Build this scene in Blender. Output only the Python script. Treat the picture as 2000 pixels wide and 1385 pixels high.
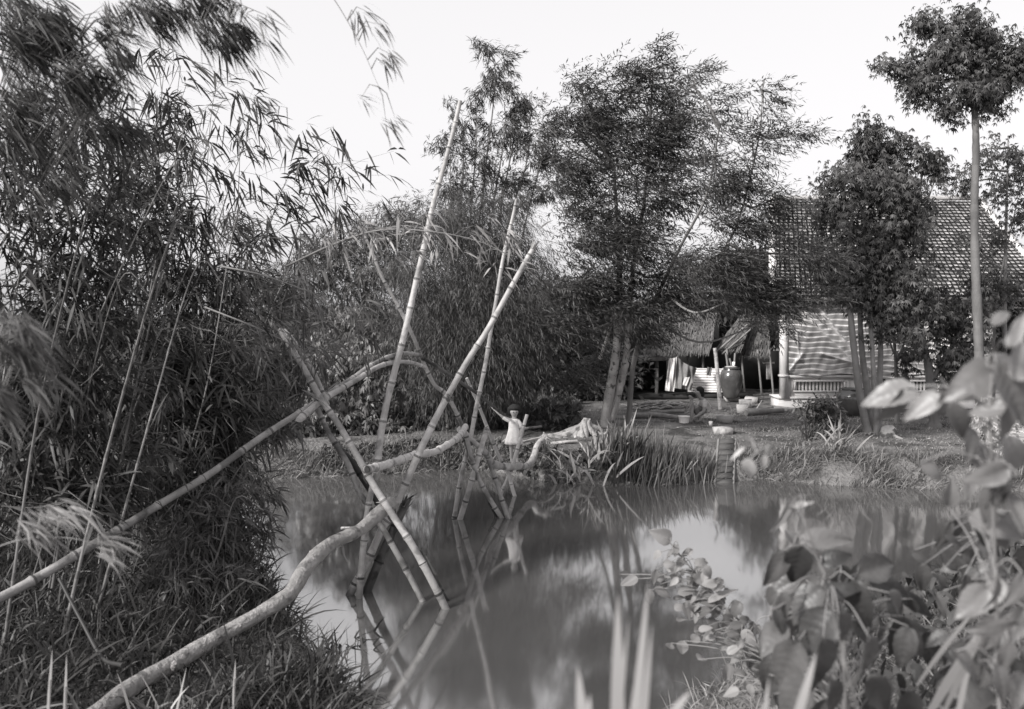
import bpy, math, random
import numpy as np
from mathutils import Vector
R = math.radians
scene = bpy.context.scene
for o in list(bpy.data.objects): bpy.data.objects.remove(o)
random.seed(7)
rng = np.random.default_rng(11)

# ---------------------------------------------------------------- camera
F, HOR, CH = 1733.0, 620.0, 2.84        # focal length in photo pixels, horizon row, eye height above the water
cd = bpy.data.cameras.new('camera'); cam = bpy.data.objects.new('camera', cd)
scene.collection.objects.link(cam); scene.camera = cam
cam.location = (0, 0, CH); cam.rotation_euler = (R(90), 0, 0)
cd.sensor_width = 36; cd.lens = 36*F/2000; cd.shift_y = (HOR-692.5)/2000
cd.clip_start = .05; cd.clip_end = 2000
cd.dof.use_dof = True; cd.dof.focus_distance = 12.5; cd.dof.aperture_fstop = 2.0

# ---------------------------------------------------------------- light
SUN_EL, SUN_AZ = 34, -128               # azimuth from +Y, negative = left
w = bpy.data.worlds.new('World'); scene.world = w; w.use_nodes = True
nt = w.node_tree; nt.nodes.clear()
sky = nt.nodes.new('ShaderNodeTexSky'); sky.sky_type = 'NISHITA'; sky.sun_disc = False
sky.sun_elevation = R(SUN_EL); sky.sun_rotation = R(SUN_AZ); sky.air_density = 1.0; sky.dust_density = 6.0
bw = nt.nodes.new('ShaderNodeRGBToBW')
pw = nt.nodes.new('ShaderNodeMath'); pw.operation = 'POWER'; pw.inputs[1].default_value = .22
ml = nt.nodes.new('ShaderNodeMath'); ml.operation = 'MULTIPLY'; ml.inputs[1].default_value = 6.5
cc = nt.nodes.new('ShaderNodeCombineColor')
mt = nt.nodes.new('ShaderNodeMath'); mt.operation = 'MULTIPLY'; mt.inputs[1].default_value = .985
bg = nt.nodes.new('ShaderNodeBackground'); bg.inputs[1].default_value = .1
wo = nt.nodes.new('ShaderNodeOutputWorld')
L = nt.links.new
L(sky.outputs[0], bw.inputs[0]); L(bw.outputs[0], pw.inputs[0]); L(pw.outputs[0], ml.inputs[0]); L(ml.outputs[0], mt.inputs[0])
L(ml.outputs[0], cc.inputs[0]); L(mt.outputs[0], cc.inputs[1]); L(ml.outputs[0], cc.inputs[2])
L(cc.outputs[0], bg.inputs[0]); L(bg.outputs[0], wo.inputs[0])
sd = bpy.data.lights.new('sun', 'SUN'); sd.energy = 5.0; sd.angle = R(9); sd.color = (1, .985, .965)
so = bpy.data.objects.new('sun', sd); scene.collection.objects.link(so)
az, el = R(SUN_AZ), R(SUN_EL)
sdir = Vector((math.sin(az)*math.cos(el), math.cos(az)*math.cos(el), math.sin(el)))
so.rotation_euler = sdir.to_track_quat('Z', 'Y').to_euler(); so.location = (0, -5, 20)
scene.view_settings.view_transform = 'Standard'; scene.view_settings.look = 'None'
scene.view_settings.exposure = 0.33; scene.view_settings.gamma = 1

# ---------------------------------------------------------------- helpers
def P(px, py, Y): return np.array([(px-1000)/F*Y, Y, CH-(py-HOR)/F*Y])
def YW(py): return F*CH/(py-HOR)        # distance of the water plane at this row
def unit(v):
    v = np.asarray(v, float); n = np.linalg.norm(v, axis=-1, keepdims=True); n[n < 1e-9] = 1; return v/n

TINT = np.array([1.0, .972, .96])
class Acc:
    def __init__(s): s.V = []; s.F = []; s.T = []; s.n = 0
    def add(s, verts, quads, tone=.5):
        verts = np.asarray(verts, float).reshape(-1, 3); quads = np.asarray(quads, np.int64).reshape(-1, 4)
        s.V.append(verts); s.F.append(quads + s.n); s.n += len(verts)
        t = np.broadcast_to(np.asarray(tone, float), (len(quads),)) if np.ndim(tone) < 1 or len(np.atleast_1d(tone)) == 1 else np.asarray(tone, float)
        s.T.append(np.array(t, float).reshape(-1) if np.ndim(t) else np.full(len(quads), t))
    def mesh(s, name, smooth=False):
        me = bpy.data.meshes.new(name)
        V = np.concatenate(s.V); Q = np.concatenate(s.F); T = np.concatenate(s.T)
        tri = Q[:, 2] == Q[:, 3]
        cnt = np.where(tri, 3, 4); start = np.concatenate([[0], np.cumsum(cnt)[:-1]])
        flat = Q.reshape(-1); keep = np.ones(len(flat), bool); keep[3::4] = ~tri
        flat = flat[keep]
        me.vertices.add(len(V)); me.vertices.foreach_set('co', V.astype(np.float32).ravel())
        me.loops.add(len(flat)); me.loops.foreach_set('vertex_index', flat.astype(np.int32))
        me.polygons.add(len(Q)); me.polygons.foreach_set('loop_start', start.astype(np.int32))
        try: me.polygons.foreach_set('loop_total', cnt.astype(np.int32))
        except Exception: pass
        me.update(calc_edges=True)
        a = me.attributes.new('tone', 'FLOAT', 'FACE'); a.data.foreach_set('value', T.astype(np.float32))
        if smooth: me.polygons.foreach_set('use_smooth', np.ones(len(Q), bool))
        return me

def obj(name, acc, mat, parent=None, smooth=False):
    me = acc.mesh(name, smooth) if isinstance(acc, Acc) else acc
    if mat: me.materials.append(mat)
    o = bpy.data.objects.new(name, me); scene.collection.objects.link(o)
    if parent is not None:
        o.parent = parent; o.matrix_parent_inverse = parent.matrix_world.inverted() if False else o.matrix_parent_inverse
        lx = parent.location
        p = parent
        off = Vector((0, 0, 0))
        while p is not None: off += p.location; p = p.parent
        o.location = -off
    return o
def tag(o, label=None, cat=None, group=None, kind=None):
    if label: o['label'] = label
    if cat: o['category'] = cat
    if group: o['group'] = group
    if kind: o['kind'] = kind
    return o
def thing(name, loc, label, cat, group=None):
    o = bpy.data.objects.new(name, None); scene.collection.objects.link(o); o.empty_display_size = .1
    o.location = Vector([float(c) for c in loc]); return tag(o, label, cat, group)

def tube(acc, pts, rad, sides=8, cap=True, tone=.5, hollow=False):
    pts = np.asarray(pts, float); n = len(pts); rad = np.broadcast_to(np.asarray(rad, float), (n,))
    T = unit(np.gradient(pts, axis=0))
    ref = np.array([0, 0, 1.0]) if abs(T[0, 2]) < .9 else np.array([1.0, 0, 0])
    A = np.zeros_like(T); a = unit(np.cross(T[0], ref))
    for i in range(n):
        a = a - T[i]*np.dot(a, T[i]); a = unit(a); A[i] = a
    B = np.cross(T, A)
    th = np.linspace(0, 2*math.pi, sides, endpoint=False)
    V = pts[:, None]+rad[:, None, None]*(np.cos(th)[None, :, None]*A[:, None]+np.sin(th)[None, :, None]*B[:, None])
    q = []
    i, j = np.meshgrid(np.arange(n-1), np.arange(sides), indexing='ij'); j2 = (j+1) % sides
    Q = np.stack([i*sides+j, i*sides+j2, (i+1)*sides+j2, (i+1)*sides+j], -1).reshape(-1, 4)
    tn = np.broadcast_to(np.asarray(tone, float), (n-1,)) if np.ndim(tone) == 0 or len(tone) != n-1 else np.asarray(tone)
    acc.add(V.reshape(-1, 3), Q, np.repeat(tn, sides))
    if cap:
        for e, r in ((0, -1), (n-1, 1)):
            c = pts[e]; base = V[e]
            vv = np.vstack([base, c[None]]); k = np.arange(sides); k2 = (k+1) % sides
            qq = np.stack([k, k2, np.full(sides, sides), np.full(sides, sides)], -1)
            if r < 0: qq = qq[:, [1, 0, 2, 3]]
            acc.add(vv, qq, tn[0 if e == 0 else -1])

def smooth_path(pts, m=8):
    pts = np.asarray(pts, float)
    if len(pts) < 3: 
        t = np.linspace(0, 1, m+1)[:, None]; return pts[0]*(1-t)+pts[1]*t
    p = np.vstack([2*pts[0]-pts[1], pts, 2*pts[-1]-pts[-2]]); out = []
    for i in range(1, len(p)-2):
        t = np.linspace(0, 1, m, endpoint=False)[:, None]
        out.append(.5*((2*p[i])+(-p[i-1]+p[i+1])*t+(2*p[i-1]-5*p[i]+4*p[i+1]-p[i+2])*t**2+(-p[i-1]+3*p[i]-3*p[i+1]+p[i+2])*t**3))
    out.append(pts[-1][None]); return np.vstack(out)
def resample(pts, step):
    pts = np.asarray(pts); d = np.concatenate([[0], np.cumsum(np.linalg.norm(np.diff(pts, axis=0), axis=1))])
    n = max(2, int(d[-1]/step)+1); s = np.linspace(0, d[-1], n)
    return np.stack([np.interp(s, d, pts[:, k]) for k in range(3)], 1), s

def box(acc, c, s, rz=0, tone=.5, tilt=0, jit=0):
    c = np.asarray(c, float); h = np.asarray(s, float)/2
    v = np.array([[x, y, z] for z in (-1, 1) for y in (-1, 1) for x in (-1, 1)], float)*h
    if jit: v += rng.normal(0, jit, v.shape)
    if tilt:
        ct, st = math.cos(tilt), math.sin(tilt); v = np.stack([v[:, 0]*ct-v[:, 2]*st, v[:, 1], v[:, 0]*st+v[:, 2]*ct], 1)
    cz, sz = math.cos(rz), math.sin(rz); v = np.stack([v[:, 0]*cz-v[:, 1]*sz, v[:, 0]*sz+v[:, 1]*cz, v[:, 2]], 1)
    q = [[0, 2, 3, 1], [4, 5, 7, 6], [0, 1, 5, 4], [2, 6, 7, 3], [0, 4, 6, 2], [1, 3, 7, 5]]
    acc.add(v+c, q, tone)
def lathe(acc, c, prof, sides=28, tone=.5, sx=1, sy=1, wob=0):
    c = np.asarray(c, float); n = len(prof)
    th = np.linspace(0, 2*math.pi, sides, endpoint=False)
    V = np.array([[[r*sx*math.cos(t)*(1+wob*math.sin(3*t+z*5)), r*sy*math.sin(t)*(1+wob*math.cos(2*t+z*7)), z] for t in th] for r, z in prof])+c
    i, j = np.meshgrid(np.arange(n-1), np.arange(sides), indexing='ij'); j2 = (j+1) % sides
    Q = np.stack([i*sides+j, i*sides+j2, (i+1)*sides+j2, (i+1)*sides+j], -1).reshape(-1, 4)
    acc.add(V.reshape(-1, 3), Q, tone)

# value noise
_g = rng.random((64, 64))
def vn(x, y):
    xi = np.floor(x).astype(int); yi = np.floor(y).astype(int); fx = x-xi; fy = y-yi
    fx = fx*fx*(3-2*fx); fy = fy*fy*(3-2*fy)
    a = _g[xi % 64, yi % 64]; b = _g[(xi+1) % 64, yi % 64]; c = _g[xi % 64, (yi+1) % 64]; d = _g[(xi+1) % 64, (yi+1) % 64]
    return (a*(1-fx)+b*fx)*(1-fy)+(c*(1-fx)+d*fx)*fy-.5
def fbm(x, y, o=4): return sum(vn(x*2**k+k*7.3, y*2**k+k*3.1)/2**k for k in range(o))

# ---------------------------------------------------------------- materials
def g(v): return tuple(np.array([v, v, v])*TINT)+(1,)
def mat(name, c, rough=.7, var=.25, scale=6, bump=.2, bscale=40, tone=0.0, trans=0.0, spec=.4, stretch=(1, 1, 1), dark=None, coords='Object', bdist=.02):
    m = bpy.data.materials.new(name); m.use_nodes = True; t = m.node_tree; t.nodes.clear(); l = t.links.new
    out = t.nodes.new('ShaderNodeOutputMaterial'); b = t.nodes.new('ShaderNodeBsdfPrincipled')
    b.inputs['Roughness'].default_value = rough
    b.inputs['Specular IOR Level'].default_value = spec
    val = t.nodes.new('ShaderNodeValue'); val.outputs[0].default_value = c
    cur = val.outputs[0]
    def math_(op, a, bb):
        n = t.nodes.new('ShaderNodeMath'); n.operation = op
        for i, x in enumerate((a, bb)):
            if isinstance(x, (int, float)): n.inputs[i].default_value = x
            else: l(x, n.inputs[i])
        return n.outputs[0]
    if var or bump:
        tc = t.nodes.new('ShaderNodeTexCoord'); mp = t.nodes.new('ShaderNodeMapping'); mp.inputs['Scale'].default_value = stretch
        l(tc.outputs[coords], mp.inputs[0])
    if var:
        nz = t.nodes.new('ShaderNodeTexNoise'); nz.inputs['Scale'].default_value = scale; nz.inputs['Detail'].default_value = 5; nz.inputs['Roughness'].default_value = .62
        l(mp.outputs[0], nz.inputs['Vector'])
        k = math_('MULTIPLY', math_('SUBTRACT', nz.outputs['Fac'], .5), 4*var)
        cur = math_('MULTIPLY', cur, math_('MAXIMUM', math_('ADD', k, 1.0), .12))
    if dark is not None:
        nz = t.nodes.new('ShaderNodeTexNoise'); nz.inputs['Scale'].default_value = dark[0]; nz.inputs['Detail'].default_value = 6
        l(mp.outputs[0], nz.inputs['Vector'])
        mr = t.nodes.new('ShaderNodeMapRange'); mr.inputs[1].default_value = dark[1]; mr.inputs[2].default_value = dark[1]+.08
        mr.inputs[3].default_value = 1; mr.inputs[4].default_value = dark[2]; l(nz.outputs['Fac'], mr.inputs[0])
        cur = math_('MULTIPLY', cur, mr.outputs[0])
    if tone:
        at = t.nodes.new('ShaderNodeAttribute'); at.attribute_name = 'tone'
        k = math_('MULTIPLY', math_('SUBTRACT', at.outputs['Fac'], .5), 2*tone)
        cur = math_('MULTIPLY', cur, math_('MAXIMUM', math_('ADD', k, 1.0), .05))
    co = t.nodes.new('ShaderNodeCombineColor')
    for i in range(3): l(math_('MULTIPLY', cur, float(TINT[i])), co.inputs[i])
    l(co.outputs[0], b.inputs['Base Color'])
    if bump:
        nz = t.nodes.new('ShaderNodeTexNoise'); nz.inputs['Scale'].default_value = bscale; nz.inputs['Detail'].default_value = 4
        l(mp.outputs[0], nz.inputs['Vector']); bp = t.nodes.new('ShaderNodeBump'); bp.inputs['Strength'].default_value = bump; bp.inputs['Distance'].default_value = bdist
        l(nz.outputs['Fac'], bp.inputs['Height']); l(bp.outputs[0], b.inputs['Normal'])
    if trans:
        tr = t.nodes.new('ShaderNodeBsdfTranslucent'); l(co.outputs[0], tr.inputs[0]); mx = t.nodes.new('ShaderNodeMixShader'); mx.inputs[0].default_value = trans
        l(b.outputs[0], mx.inputs[1]); l(tr.outputs[0], mx.inputs[2]); l(mx.outputs[0], out.inputs[0])
    else: l(b.outputs[0], out.inputs[0])
    return m
M = {}
def leafm(name, c, tone=.5, trans=.3, rough=.5, spec=.35): M[name] = mat(name, c*1.22, rough, 0, bump=0, tone=tone, trans=trans, spec=spec)
leafm('leaf_bamboo_dark', .05, .6); leafm('leaf_bamboo_mid', .10, .55); leafm('leaf_bamboo_pale', .24, .35)
leafm('leaf_feather', .062); leafm('leaf_thicket', .06, .5); leafm('leaf_bush', .12, .5, .25, .35); leafm('leaf_palmate', .06, .5, .2)
leafm('leaf_tall', .055, .4, .2); leafm('leaf_bank', .13, .6); leafm('leaf_near', .046, .7); leafm('leaf_reed', .22, .6)
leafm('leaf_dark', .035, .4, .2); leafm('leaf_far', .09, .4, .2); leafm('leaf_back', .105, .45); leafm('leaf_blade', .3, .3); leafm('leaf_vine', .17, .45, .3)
M['leaf_broad'] = mat('leaf_broad', .17, .42, .25, 14, .08, 60, tone=.45, trans=.25, spec=.5)
M['leaf_broad_dark'] = mat('leaf_broad_dark', .09, .45, .3, 14, .12, 60, tone=.75, trans=.25, spec=.5)
M['leaf_broad_pale'] = mat('leaf_broad_pale', .36, .45, .2, 14, .12, 60, tone=.4, trans=.25, spec=.5)
M['bark_pale'] = mat('bark_pale', .36, .8, .3, 5, .4, 25, tone=.3, stretch=(1, 1, .6), dark=(9, .56, .25))
M['bark'] = mat('bark', .16, .85, .3, 8, .5, 30, tone=.3, stretch=(1, 1, .35))
M['bark_smooth'] = mat('bark_smooth', .19, .7, .22, 5, .25, 30, tone=.2, stretch=(1, 1, .4))
M['bark_tall'] = mat('bark_tall', .12, .8, .3, 5, .4, 30, tone=.3, stretch=(1, 1, .3))
M['twig'] = mat('twig', .09, .85, .2, 8, 0)
M['culm'] = mat('culm', .15, .5, .3, 6, .1, 30, tone=.5)
M['ground'] = mat('ground', .145, .95, .5, 2.6, 1.0, 18, tone=0, spec=.1, dark=(1.6, .52, .5), bdist=.08)
M['pole_pale'] = mat('pole_pale', .35, .55, .34, 5, .25, 45, tone=.9, dark=(5, .54, .5), spec=.35)
M['pole_mid'] = mat('pole_mid', .26, .6, .4, 5, .3, 45, tone=.9, dark=(4, .5, .45), spec=.3)
M['pole_dark'] = mat('pole_dark', .09, .7, .3, 6, .4, 40, tone=.9, dark=(5, .5, .35), spec=.3)
M['log_pale'] = mat('log_pale', .44, .8, .28, 6, 1.0, 24, tone=.5, dark=(7, .57, .5), spec=.2, bdist=.03)
M['driftwood'] = mat('driftwood', .30, .85, .4, 6, .9, 30, tone=.6, dark=(7, .54, .45))
M['log_bark'] = mat('log_bark', .17, .9, .3, 7, .7, 22, tone=.4)
M['cut_dark'] = mat('cut_dark', .03, .9, 0, bump=0)
M['plaster'] = mat('plaster', .62, .85, .12, 3, .15, 40, dark=(2.4, .62, .75))
M['tile'] = mat('tile', .26, .6, .3, 9, .3, 60, tone=1.0, spec=.4)
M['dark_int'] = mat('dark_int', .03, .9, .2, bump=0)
M['wood_grey'] = mat('wood_grey', .2, .85, .3, 8, .4, 40, tone=.4, stretch=(1, 1, .3))
M['wood_step'] = mat('wood_step', .085, .9, .35, 9, .5, 40, stretch=(.3, 1, 1))
M['wood_dark'] = mat('wood_dark', .06, .9, .3, 8, .3, 40, stretch=(1, 1, .3))
M['thatch'] = mat('thatch', .11, .95, .3, 10, .3, 60, tone=.7, spec=.1)
M['metal_sheet'] = mat('metal_sheet', .85, .6, .15, 3, .1, 40, dark=(4, .6, .6))
M['concrete'] = mat('concrete', .38, .9, .2, 7, .5, 35, dark=(6, .58, .6))
M['glaze'] = mat('glaze', .065, .22, .45, 3, .08, 20, spec=.7)
M['cloth_dark'] = mat('cloth_dark', .17, .9, .3, 6, .3, 60)
M['cloth_white'] = mat('cloth_white', .62, .9, .12, 8, .2, 80)
M['dress'] = mat('dress', .5, .85, .15, 25, .25, 90)
M['blouse'] = mat('blouse', .5, .85, .25, 22, .3, 60)
M['skirt'] = mat('skirt', .12, .85, .2, 22, .3, 60)
M['skin'] = mat('skin', .27, .55, .08, 10, 0)
M['hair'] = mat('hair', .010, .8, .2, 40, .3, 120)
M['enamel'] = mat('enamel', .8, .3, .03, 5, 0)
M['rope'] = mat('rope', .13, .9, .3, 60, .5, 200)
M['stump'] = mat('stump', .32, .95, .35, 5, .9, 16, tone=.8, dark=(5, .5, .2))
# striped tarpaulin: the stripes are woven in the cloth
def tarp_mat():
    m = bpy.data.materials.new('tarp_stripes'); m.use_nodes = True; t = m.node_tree; b = t.nodes['Principled BSDF']; l = t.links.new
    at = t.nodes.new('ShaderNodeAttribute'); at.attribute_name = 'stripe'
    mr = t.nodes.new('ShaderNodeMapRange'); mr.inputs[1].default_value = .72; mr.inputs[2].default_value = .80; mr.inputs[3].default_value = .24; mr.inputs[4].default_value = .78
    l(at.outputs['Fac'], mr.inputs[0])
    nz = t.nodes.new('ShaderNodeTexNoise'); nz.inputs['Scale'].default_value = 5; nz.inputs['Detail'].default_value = 6
    tc = t.nodes.new('ShaderNodeTexCoord'); l(tc.outputs['Object'], nz.inputs['Vector'])
    m2 = t.nodes.new('ShaderNodeMapRange'); m2.inputs[1].default_value = .3; m2.inputs[2].default_value = .7; m2.inputs[3].default_value = .75; m2.inputs[4].default_value = 1.2
    l(nz.outputs['Fac'], m2.inputs[0])
    mu = t.nodes.new('ShaderNodeMath'); mu.operation = 'MULTIPLY'; a2 = t.nodes.new('ShaderNodeAttribute'); a2.attribute_name = 'crease_sheen'; mm = t.nodes.new('ShaderNodeMix'); l(a2.outputs['Fac'], mm.inputs[0]); l(mr.outputs[0], mm.inputs[2]); mm.inputs[3].default_value = .8  # stripes fade to pale at creases and where the lower sheen is painted
    l(mm.outputs[0], mu.inputs[0]); l(m2.outputs[0], mu.inputs[1])
    co = t.nodes.new('ShaderNodeCombineColor')
    for i in range(3):
        q = t.nodes.new('ShaderNodeMath'); q.operation = 'MULTIPLY'; l(mu.outputs[0], q.inputs[0]); q.inputs[1].default_value = float(TINT[i]); l(q.outputs[0], co.inputs[i])
    l(co.outputs[0], b.inputs['Base Color']); b.inputs['Roughness'].default_value = .35; b.inputs['Specular IOR Level'].default_value = .6
    return m
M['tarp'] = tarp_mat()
def water_mat():
    m = bpy.data.materials.new('muddy_water'); m.use_nodes = True; t = m.node_tree; b = t.nodes['Principled BSDF']; l = t.links.new
    b.inputs['Base Color'].default_value = g(.075); b.inputs['Roughness'].default_value = .085; b.inputs['IOR'].default_value = 5.2
    b.inputs['Specular IOR Level'].default_value = .5
    tc = t.nodes.new('ShaderNodeTexCoord'); mp = t.nodes.new('ShaderNodeMapping'); mp.inputs['Scale'].default_value = (1, .35, 1)
    nz = t.nodes.new('ShaderNodeTexNoise'); nz.inputs['Scale'].default_value = 1.3; nz.inputs['Detail'].default_value = 2
    bp = t.nodes.new('ShaderNodeBump'); bp.inputs['Strength'].default_value = .12; bp.inputs['Distance'].default_value = .05
    l(tc.outputs['Object'], mp.inputs[0]); l(mp.outputs[0], nz.inputs['Vector']); l(nz.outputs['Fac'], bp.inputs['Height']); l(bp.outputs[0], b.inputs['Normal'])
    n2 = t.nodes.new('ShaderNodeTexNoise'); n2.inputs['Scale'].default_value = .5; l(tc.outputs['Object'], n2.inputs['Vector'])
    mr = t.nodes.new('ShaderNodeMapRange'); mr.inputs[3].default_value = .045; mr.inputs[4].default_value = .085; l(n2.outputs['Fac'], mr.inputs[0]); l(mr.outputs[0], b.inputs['Roughness'])
    return m
M['water'] = water_mat()

# ---------------------------------------------------------------- terrain
far_px = [(400, 925), (520, 935), (650, 930), (800, 924), (900, 915), (1000, 925), (1060, 940), (1150, 946), (1300, 946), (1400, 940), (1500, 935), (1620, 948), (1750, 952), (1880, 957), (2000, 960)]
poly = [(-40, 20.5), (-14, 18)]+[tuple(P(x, y, YW(y))[:2]) for x, y in far_px]+[(14, 15.2), (40, 18)]
near_r = [(2150, 1090), (2000, 1140), (1850, 1190), (1680, 1240), (1520, 1290), (1420, 1340), (1345, 1395)]
poly += [(40, 14), (14, 13)]+[tuple(P(x, y, YW(y))[:2]) for x, y in near_r]
poly += [(1.15, 4.6), (.7, 3.5), (-.2, 3.4), (-.8, 4.6)]
near_l = [(672, 1385), (605, 1280), (530, 1185), (455, 1080), (425, 1000), (410, 965)]
poly += [tuple(P(x, y, YW(y))[:2]) for x, y in near_l]+[(-7, 14.9), (-14, 15.5), (-40, 17)]
PL = np.array(poly)
def sdist(x, y):
    x = np.asarray(x, float); y = np.asarray(y, float); d = np.full(x.shape, 1e9); ins = np.zeros(x.shape, bool)
    for a, b in zip(PL, np.roll(PL, -1, 0)):
        ab = b-a; t = np.clip(((x-a[0])*ab[0]+(y-a[1])*ab[1])/(ab@ab), 0, 1)
        d = np.minimum(d, np.hypot(x-a[0]-t*ab[0], y-a[1]-t*ab[1]))
        c = (a[1] > y) != (b[1] > y)
        with np.errstate(divide='ignore', invalid='ignore'): xx = (b[0]-a[0])*(y-a[1])/(b[1]-a[1]+1e-12)+a[0]
        ins ^= c & (x < xx)
    return np.where(ins, -d, d)
def gz(x, y):
    x = np.asarray(x, float); y = np.asarray(y, float); d = sdist(x, y)+.12*fbm(x*1.7, y*1.7, 2)
    farside = y > np.where(x < -4, 15.6, np.where(x > 5, 12.9+.0*x, 12.9))
    zf = .42*(1-np.exp(-np.maximum(d, 0)/.45))+.16*(1-np.exp(-np.maximum(d, 0)/4))
    dl = np.maximum(d, 0)
    k_ = np.clip((x+.6)/1.2, 0, 1); hi = 1.3*(1-np.exp(-dl*.42)); lo = .75*(1-np.exp(-dl*.13))
    q_ = np.clip((4.2-y)/3.0, 0, 1); k_ = np.maximum(k_, q_*q_*(3-2*q_)); zn = .07*(1-np.exp(-dl/.2))+lo*(1-k_)+hi*k_
    z = np.where(farside, zf, zn)
    z = np.where(d > 0, z+.02+.05*fbm(x*1.1, y*1.1, 3)*np.clip(d, 0, 1)+.02*fbm(x*5, y*5, 2)*np.clip(d*2, 0, 1), np.maximum(-.7, d*.6))
    return z+.6*vn(x*.03+5, y*.03+5)*np.clip((np.hypot(x, y)-40)/40, 0, 1)
def gzs(x, y): return float(gz(np.array([x]), np.array([y]))[0])
def axis(a, b, st, far): 
    inner = np.arange(a, b+1e-6, st); o = [b]; s = st
    while o[-1] < far: s *= 1.35; o.append(o[-1]+s)
    i = [a]; s = st
    while i[-1] > -far: s *= 1.35; i.append(i[-1]-s)
    return np.concatenate([np.array(i[1:])[::-1], inner, np.array(o[1:])])
xs = axis(-11, 11, .085, 500); ys = axis(-1, 22, .085, 500)
X, Yg = np.meshgrid(xs, ys, indexing='ij'); Z = gz(X.ravel(), Yg.ravel()).reshape(X.shape)
A = Acc(); i, j = np.meshgrid(np.arange(len(xs)-1), np.arange(len(ys)-1), indexing='ij'); n = len(ys)
A.add(np.stack([X, Yg, Z], -1).reshape(-1, 3), np.stack([i*n+j, (i+1)*n+j, (i+1)*n+j+1, i*n+j+1], -1).reshape(-1, 4))
tag(obj('ground', A, M['ground'], smooth=True), 'bare earth and grassy banks on both sides of the canal', 'ground', kind='structure')
A = Acc(); A.add([[-45, 1, 0], [45, 1, 0], [45, 24, 0], [-45, 24, 0]], [[0, 1, 2, 3]])
tag(obj('water', A, M['water']), 'smooth muddy canal water reflecting trees and pale sky', 'water', kind='structure')

# ---------------------------------------------------------------- leaf tools
PR_L = [(0, .15), (.3, 1), (.65, .75), (1, .03)]       # lanceolate
PR_D = [(0, .1), (.45, 1), (1, .05)]                   # diamond leaf
PR_B = [(0, .6), (.35, 1), (.7, .8), (1, .04)]         # blade
def leaves(acc, Pb, D, N, Ln, W, prof, bend=0, tone=None, twist=0):
    n = len(Pb); 
    if n == 0: return
    D = unit(D); S = unit(np.cross(D, N)); Nn = np.cross(S, D)
    Ln = np.broadcast_to(np.asarray(Ln, float), (n,)); W = np.broadcast_to(np.asarray(W, float), (n,)); bend = np.broadcast_to(np.asarray(bend, float), (n,))
    rows = []
    for t, wv in prof:
        c = Pb+D*(Ln*t)[:, None]; c = c+np.array([0, 0, -1.0])*(bend*Ln*t*t)[:, None]
        s = S*math.cos(twist*t)+Nn*math.sin(twist*t)
        rows.append(c-s*(W*wv/2)[:, None]); rows.append(c+s*(W*wv/2)[:, None])
    k = len(prof); V = np.stack(rows, 1).reshape(-1, 3)
    b = (np.arange(n)*2*k)[:, None, None]; q = np.arange(k-1)[None, :, None]*2
    Q = (b+q+np.array([0, 1, 3, 2])[None, None]).reshape(-1, 4)
    if tone is None: tone = rng.random(n)
    acc.add(V, Q, np.repeat(tone, k-1))
def rnd(n, s=1): return rng.normal(0, s, (n, 3))
UP = np.array([0, 0, 1.0])
def spray(acc, C, D, k, rl, Ln, W, prof=PR_D, droop=.3, spread=.7, noise=.25, bend=.2):
    n = len(C); D = unit(D); S = unit(np.cross(D, UP+rnd(n, .35))); tone = rng.random(n)
    for a in range(k):
        t = (a+.6)/k; p = C+D*rl*t-UP*(droop*rl*t*t)
        dl = D*(1-spread)+S*((-1)**a*spread)+rnd(n, noise)-UP*droop*.5
        if a == k-1: dl = D+rnd(n, noise)-UP*droop*.5
        leaves(acc, p, dl, UP+rnd(n, .5), Ln*rng.uniform(.7, 1.15, n), W, prof, bend, np.clip(tone+rng.normal(0, .15, n), 0, 1))
def fan(acc, C, D, k, Ln, W, prof=PR_L, noise=.5, droop=.4, bend=.25, gap=.04):
    n = len(C); D = unit(D); tone = rng.random(n)
    for a in range(k):
        dl = D+rnd(n, noise)-UP*droop
        leaves(acc, C+rnd(n, gap), dl, UP+rnd(n, .6), Ln*rng.uniform(.55, 1.2, n), W*rng.uniform(.7, 1.1, n), prof, bend, np.clip(tone+rng.normal(0, .2, n), 0, 1))
def palm(acc, C, D, k, Ln, W, prof=PR_D, droop=.35):
    n = len(C); Nn = unit(D+UP*.4+rnd(n, .3)); A_ = unit(np.cross(Nn, rnd(n))); B_ = np.cross(Nn, A_); tone = rng.random(n); ph = rng.uniform(0, 6.3, n); sz_ = rng.uniform(.6, 1.3, n); dr_ = (droop+rng.uniform(-.2, .7, n))[:, None]
    for a in range(k):
        th = ph+a*2*math.pi/k; dl = A_*np.cos(th)[:, None]+B_*np.sin(th)[:, None]-UP*dr_+rnd(n, .12)
        leaves(acc, C, dl, Nn, Ln*sz_*rng.uniform(.6, 1.15, n), W*sz_, prof, .35, np.clip(tone+rng.normal(0, .16, n), 0, 1))
def blob_pts(b, nsub=None, tight=.2):
    px, py, rx, ry, Y, n = b[:6]; rd = b[6] if len(b) > 6 else None
    c = P(px, py, Y); r = np.array([rx*Y/F, (rx+ry)*.5*Y/F if rd is None else rd, ry*Y/F])
    m = nsub or max(4, n//22); d = unit(rnd(m)); s = d*(rng.random(m)**.5)[:, None]*r+c
    idx = rng.integers(0, m, n); p = s[idx]+rnd(n)*r*tight
    return c, r, s, p, unit((p-c)/r)
WIND = np.array([.55, .0, .1])
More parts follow.
